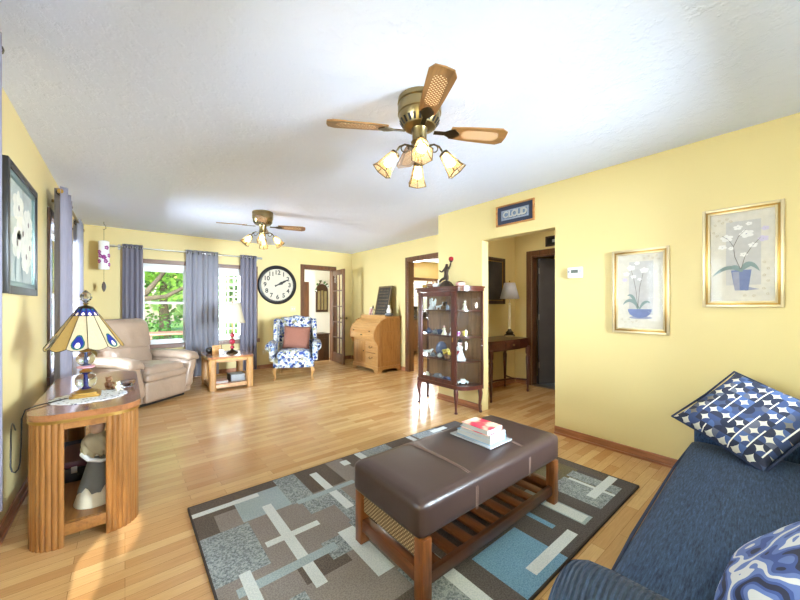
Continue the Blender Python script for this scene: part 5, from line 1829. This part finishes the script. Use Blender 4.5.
# room behind the back doorway
t = thing('cabinet', 'dark brown low cabinet in the white room behind the back doorway', 'cabinet', (3.63, 7.98, -.18))
obj('cabinet_body', MB().box(-.40, .40, -.2, .2, 0, .68, .004), 'espresso', t)
obj('cabinet_top', MB().box(-.42, .42, -.215, .2, .68, .705, .004), 'espresso', t)
for x0, x1 in ((-.38, -.01), (.01, .38)):
    d = obj('door', MB().box(x0, x1, -.214, -.2, .06, .64, .003).box(x0 + .05, x1 - .05, -.22, -.214, .12, .58, .004), 'espresso', t)
    obj('knob', MB().sphere((.0 + (-.03 if x0 < 0 else .03), -.226, .36), .012, 8), 'brass', d)
t = thing('wall_ornament', 'arched dark wood wall ornament with flower garland behind back doorway', 'wall decoration', (4.03, 8.2, 1.43))
obj('arch_frame', MB().prism([(-.17, -.37)] + [(.17 * math.cos(R(180 - k * 18)), .2 + .17 * math.sin(R(180 - k * 18))) for k in range(11)] + [(.17, -.37)], 1, -.03, 0), 'espresso', t, 20)
obj('mirror_strips', MB().box(-.13, -.055, -.034, -.03, -.31, .18).box(-.03, .03, -.034, -.03, -.31, .2).box(.055, .13, -.034, -.03, -.31, .18), mat('mirror', S(190, 186, 176), .1, .9), t)
fl_ = MB(); fl_.mi = 0; rnd = random.Random(4)
for k in range(26):
    a = R(rnd.uniform(10, 200)); fl_.mi = k % 3
    fl_.sphere((.2 * math.cos(a) + rnd.uniform(-.04, .03), -.06 + rnd.uniform(-.02, .02), .22 + .19 * math.sin(a) + rnd.uniform(-.04, .04)), rnd.uniform(.018, .034), 8)
obj('garland', fl_, ['green', 'whitecer', 'espresso'], t, 80)
door2 = MB().box(3.0, 3.66, 8.165, 8.2, -.18, 1.84, .004)
o = struct('door_2', door2, 'trimv')


# ------------------------------------------------------------------ hall: table, lamp, picture, door, sign
t = thing('console_table', 'dark wood bow fronted hall table with turned legs', 'table', (4.05, 3.005, 0))
HWt = .48; Dt = .49
half = [(-HWt, 0), (-HWt, -.455)] + [(-HWt + 2 * HWt * k / 12, -.455 - .035 * math.sin(PI * k / 12)) for k in range(1, 12)] + [(HWt, -.455), (HWt, 0)]
inner = [(x * .94, y * .93 - .004) for x, y in half]
obj('apron', MB().prism(inner, 2, .64, .775), 'cherryh', t, 30)
dw = obj('drawer', MB().box(-.17, .17, -Dt * .93 - .012, -Dt * .93 + .03, .66, .755, .004), 'cherryh', t)
obj('knob', MB().sphere((0, -Dt * .93 - .02, .705), .014, 10), 'brass', dw)
prof = [(.012, 0), (.018, .02), (.012, .04), (.016, .1), (.022, .3), (.03, .5), (.02, .53), (.032, .56), (.032, .66)]
for x, y in ((-.44, -.05), (.44, -.05), (-.44, -.425), (.44, -.425)):
    obj('leg', MB().lathe(prof, (x, y, 0), 14), 'cherry', t, 40)
obj('stretcher', MB().tube([(-.44, -.425, .17), (-.36, -.24, .17), (0, -.17, .17), (.36, -.24, .17), (.44, -.425, .17)], .013, 8).tube([(-.44, -.05, .17), (-.36, -.24, .17)], .011, 8).tube([(.44, -.05, .17), (.36, -.24, .17)], .011, 8), 'cherry', t, 60)
t = thing('table_lamp', 'white shaded candlestick lamp on the dark hall table', 'lamp', (4.31, 2.76, .80))
obj('base', MB().lathe([(.075, 0), (.075, .012), (.05, .03), (.055, .05), (.03, .075), (.02, .1)], n=24), 'darkbrass', t, 30)
obj('stem', MB().lathe([(.02, .1), (.016, .13), (.02, .16), (.016, .45), (.022, .46), (.006, .48), (.006, .78)], n=20), 'cream', t, 30)
obj('lamp_shade', MB().lathe([(.135, .535), (.075, .765)], n=32, caps=False), 'sheer', t, 60, .003)
obj('finial', MB().lathe([(.006, .77), (.01, .785), (.003, .80)], n=10).box(-.075, .075, -.002, .002, .758, .762), 'gold', t)
o = obj('trinket_tray', MB().lathe([(.04, 0), (.055, .014), (.05, .014), (.038, .004)], n=16, sx=1.3), 'goldpale', None, 40, loc=(4.18, 2.68, .80))
tag(o, 'small brass tray beside the candlestick lamp on hall table', 'tray')
t = thing('framed_picture', 'dark picture in black and gold frame above the hall table', 'picture', (4.16, 3.03, 1.61), PI / 2 * -3)
f = MB(); pframe(f, .82, .70, [(0, .05, .03)]); obj('frame', f, 'espresso', t, 30)
f = MB(); pframe(f, .82, .70, [(.05, .012, .024)]); obj('inner_frame', f, 'gold', t, 30)
obj('print', MB().box(-.012, 0, -.35, .35, -.29, .29), mat('dark print', S(66, 62, 60), .3, var=.4, vscale=5), t)
t = thing('small_plaque', 'small dark framed plaque above the hall door', 'picture', (4.88, 2.38, 2.19))
f = MB(); pframe(f, .26, .15, [(0, .02, .02)]); obj('frame', f, 'espresso', t, 30)
obj('print', MB().box(-.01, 0, -.11, .11, -.055, .055), 'black', t)
obj('motif', MB().box(-.012, -.01, -.02, .03, -.02, .02), 'grey', t)


def hall_door():
    root = bpy.data.objects.new('door_3', None); C.objects.link(root); root['kind'] = 'structure'
    root.location = (5.01, 2.715, .012); root.rotation_euler = (0, 0, R(-23))
    # leaf runs along local +x into the far room
    obj('door_leaf', MB().box(0, .74, -.036, 0, 0, 1.96, .003), mat('grey brown door', S(92, 86, 84), .28, var=.08), root)
    for z in (.25, 1.0, 1.72): obj('hinge', MB().tube([(-.004, -.04, z), (-.004, -.04, z + .09)], .008, 8), 'silver', root)
    kb = MB(); kb.mx = Matrix.Translation((.68, -.036, .95)) @ Matrix.Rotation(R(90), 4, 'X'); kb.lathe([(.025, 0), (.01, .01), (.01, .03), (.026, .04), (.02, .06)], n=16)
    obj('door_knob', kb, 'blackiron', root, 50)


hall_door()

t = thing('hall_fill_lamp', 'unseen added fill light in the hall', 'fill light', (4.1, 1.75, CZ))  # added lamp, out of view, that brightens the hall
obj('fitting', MB().lathe([(.15, 0), (.15, -.02), (.14, -.025)], n=24), 'brass', t)
obj('dome', MB().lathe([(.138, -.025), (.12, -.06), (.07, -.09), (.004, -.1)], n=24), glow('hall fill glow', (1, .95, .86, 1), 6), t, 60)

# ------------------------------------------------------------------ kitchen seen past the curio cabinet
t = thing('kitchen_counter', 'brown kitchen counter under the window beyond the far doorway', 'counter', (5.9, 6.49, 0))
obj('cabinet_body', MB().box(-1.3, 1.3, -.29, .29, .08, .88), 'trimv', t)
obj('worktop', MB().box(-1.32, 1.32, -.32, .295, .88, .92, .004), mat('dark counter', S(50, 46, 44), .3), t)
for k in range(5):
    x = -1.28 + k * .515
    d = obj('door', MB().box(x, x + .49, -.308, -.29, .12, .84, .004), 'trimv', t)
    obj('knob', MB().sphere((x + .44, -.318, .72), .014, 8), 'brass', d)
t = thing('coffee_maker', 'black coffee maker on the kitchen counter by the window', 'coffee maker', (5.72, 6.42, .92))
obj('housing', MB().box(-.09, .09, -.02, .1, 0, .3, .01).box(-.09, .09, -.12, -.02, .22, .3, .01).box(-.09, .09, -.12, -.02, 0, .03, .005), 'black', t)
obj('carafe', MB().lathe([(.05, .03), (.065, .08), (.06, .15), (.045, .2)], (0, -.07, 0), 18), 'crystal', t, 60)
o = obj('cooking_pot', MB().lathe([(.11, 0), (.12, .01), (.12, .13), (.125, .135), (.06, .16), (.015, .17), (.02, .19), (.004, .195)], n=24), 'blackiron', None, 40, loc=(5.98, 6.4, .92))
tag(o, 'black lidded pot on the kitchen counter beside the coffee maker', 'pot')


# ------------------------------------------------------------------ garden outside the back windows
M['grass'] = leaf_mat('lawn', S(96, 150, 50), S(160, 204, 92), 3)
M['leaf1'] = leaf_mat('sunlit leaves', S(86, 150, 40), S(178, 218, 92), 1.4)
M['leaf2'] = leaf_mat('dark leaves', S(50, 98, 40), S(110, 158, 66), 2)
M['leaf3'] = leaf_mat('distant leaves', S(110, 156, 96), S(180, 212, 140), .8)
M['bark'] = mat('bark', S(84, 70, 56), .9, var=.3, vscale=6, bmp=.6, bscale=14, bdist=.03, stretch=(1, 1, .3))
tag(struct('ground', MB().box(-14, 16, BY + T, 34, -.45, -.3), 'grass'), None, None)
bpy.data.objects['ground'].location.z = 0


def foliage(mb, c, rad, n, size, rnd):
    for _ in range(n):
        while True:
            d = Vector((rnd.uniform(-1, 1), rnd.uniform(-1, 1), rnd.uniform(-1, 1)))
            if .35 < d.length < 1: break
        p = Vector(c) + Vector((d.x * rad[0], d.y * rad[1], d.z * rad[2]))
        a = Vector((rnd.gauss(0, 1), rnd.gauss(0, 1), rnd.gauss(0, .6))).normalized(); b = a.orthogonal().normalized()
        b = (b * math.cos(rnd.random() * 6) + a.cross(b) * math.sin(rnd.random() * 6)).normalized()
        s = size * rnd.uniform(.6, 1.3)
        mb.poly([p - a * s, p + b * s * .5, p + a * s, p - b * s * .5])


def tree(label, x, y, h, trunk_r, blobs, m, limbs=(), size=.14, seed=1, z=-.3):
    rnd = random.Random(seed)
    t = thing('tree', label, 'tree', (x, y, z))
    tr = MB().tube([(0, 0, -.05), (.02, 0, h * .3), (-.04, .03, h * .6), (0, 0, h)], [trunk_r * 1.3, trunk_r, trunk_r * .8, trunk_r * .5], 12)
    obj('trunk', tr, 'bark', t, 60)
    for pts, r0 in limbs:
        obj('branch', MB().tube(pts, [r0 * (1 - .6 * i / (len(pts) - 1)) for i in range(len(pts))], 10), 'bark', t, 60)
    f = MB()
    for c, rad, n in blobs: foliage(f, c, rad, n, size, rnd)
    obj('foliage', f, m, t, 0)
    return t


# the big tree whose limbs cross the window
tree('broad green tree whose limbs cross the left back window', -.5, 10.4, 3.4, .26,
     [((1.3, 1.3, 3.2), (2.0, .8, 1.0), 1300), ((1.2, 1.6, 2.2), (1.3, .6, .8), 420), ((1.3, -.2, 2.6), (.9, .3, .16), 90)], 'leaf1',
     [([(0, 0, 1.2), (.5, 0, 1.55), (.86, 0, 1.78), (1.18, 0, 2.24), (1.5, 0, 2.8)], .10), ([(0, 0, 1.45), (.6, -.05, 1.62), (.9, -.05, 1.7), (1.3, -.05, 1.76), (1.66, -.05, 1.98), (2.2, 0, 2.4)], .085), ([(0, 0, 1.9), (-.8, 0, 3.0)], .12)], .10, 3)
tree('smaller dark tree standing on the lawn beyond the broad tree', 1.27, 17.0, 2.6, .2, [((0, 0, 3.6), (2.4, 1.6, 1.7), 1300), ((-2, 0, 3.2), (1.6, 1.2, 1.2), 600)], 'leaf2', [], .2, 5)
for k, (x, y, s) in enumerate(((-8.5, 24, 3.0), (-2.4, 25, 3.4), (3.6, 24, 3.0), (9.7, 25, 3.2))):
    tree(['pale distant tree at the far left of the garden', 'pale distant tree behind the dark lawn tree', 'pale distant tree right of the dark lawn tree', 'pale distant tree at the far right of the garden'][k], x, y, 2.2, .25, [((0, 0, s * .9), (2.8, 1.5, s * .85), 1100)], 'leaf3', [], .3, 20 + k)


def shrub(label, x, y, r, h, m, n=500, seed=0, flowers=None, z=-.3):
    t = thing('shrub', label, 'shrub', (x, y, z))
    rnd = random.Random(seed)
    f = MB(); foliage(f, (0, 0, h * .55), (r, r, h * .5), n, .06, rnd); obj('foliage', f, m, t, 0)
    obj('stem', MB().tube([(0, 0, -.02), (0, 0, h * .6)], .03, 8), 'bark', t)
    if flowers:
        g = MB()
        for _ in range(26):
            d = Vector((rnd.uniform(-1, 1), -abs(rnd.uniform(.3, 1)), rnd.uniform(-.5, 1))).normalized()
            g.sphere((d.x * r * .9, d.y * r * .9, h * .55 + d.z * h * .45), .035, 6)
        obj('flowers', g, flowers, t, 80)
    return t


shrub('round green shrub behind the garden table', .55, 12.0, .8, 1.3, 'leaf2', 700, 31)
shrub('red flowering shrub behind the garden table', 1.75, 10.9, .5, 1.15, 'leaf1', 500, 32, 'redcer')
M['deck'] = wood('weathered red wood', S(140, 84, 68), S(186, 126, 104), 0, .7)
t = thing('picnic_table', 'red brown wooden garden table outside the left back window', 'table', (.95, 9.1, -.3))
for k in range(5): obj('plank', MB().box(-.75, .75, -.36 + k * .145, -.36 + k * .145 + .13, .90, .935, .004), 'deck', t)
for sx in (-.55, .55):
    obj('leg', MB().box(sx - .04, sx + .04, -.33, -.25, 0, .90).box(sx - .04, sx + .04, .25, .33, 0, .90).box(sx - .03, sx + .03, -.25, .25, .82, .88), 'deck', t)
# white porch corner seen through the right back window
t = thing('porch_screen', 'white porch lattice with post outside the right back window', 'screen', (1.72, 8.5, -.3))
obj('post', MB().box(-.06, .06, -.06, .06, 0, 2.6, .005), 'white', t)
obj('top_rail', MB().box(-.5, .5, -.03, .03, 2.32, 2.42).box(-.5, .5, -.03, .03, .1, .18), 'white', t)
la = MB()
for k in range(9):
    x = -.48 + k * .12
    la.box(x - .014, x + .014, -.008, .0, .18, 2.32)
for k in range(15):
    z = .28 + k * .145
    la.box(-.5, .5, .0, .008, z - .014, z + .014)
obj('lattice', la, 'white', t)
shrub('climbing vine on the white porch lattice', 1.66, 8.72, .22, 2.0, 'leaf2', 420, 41)
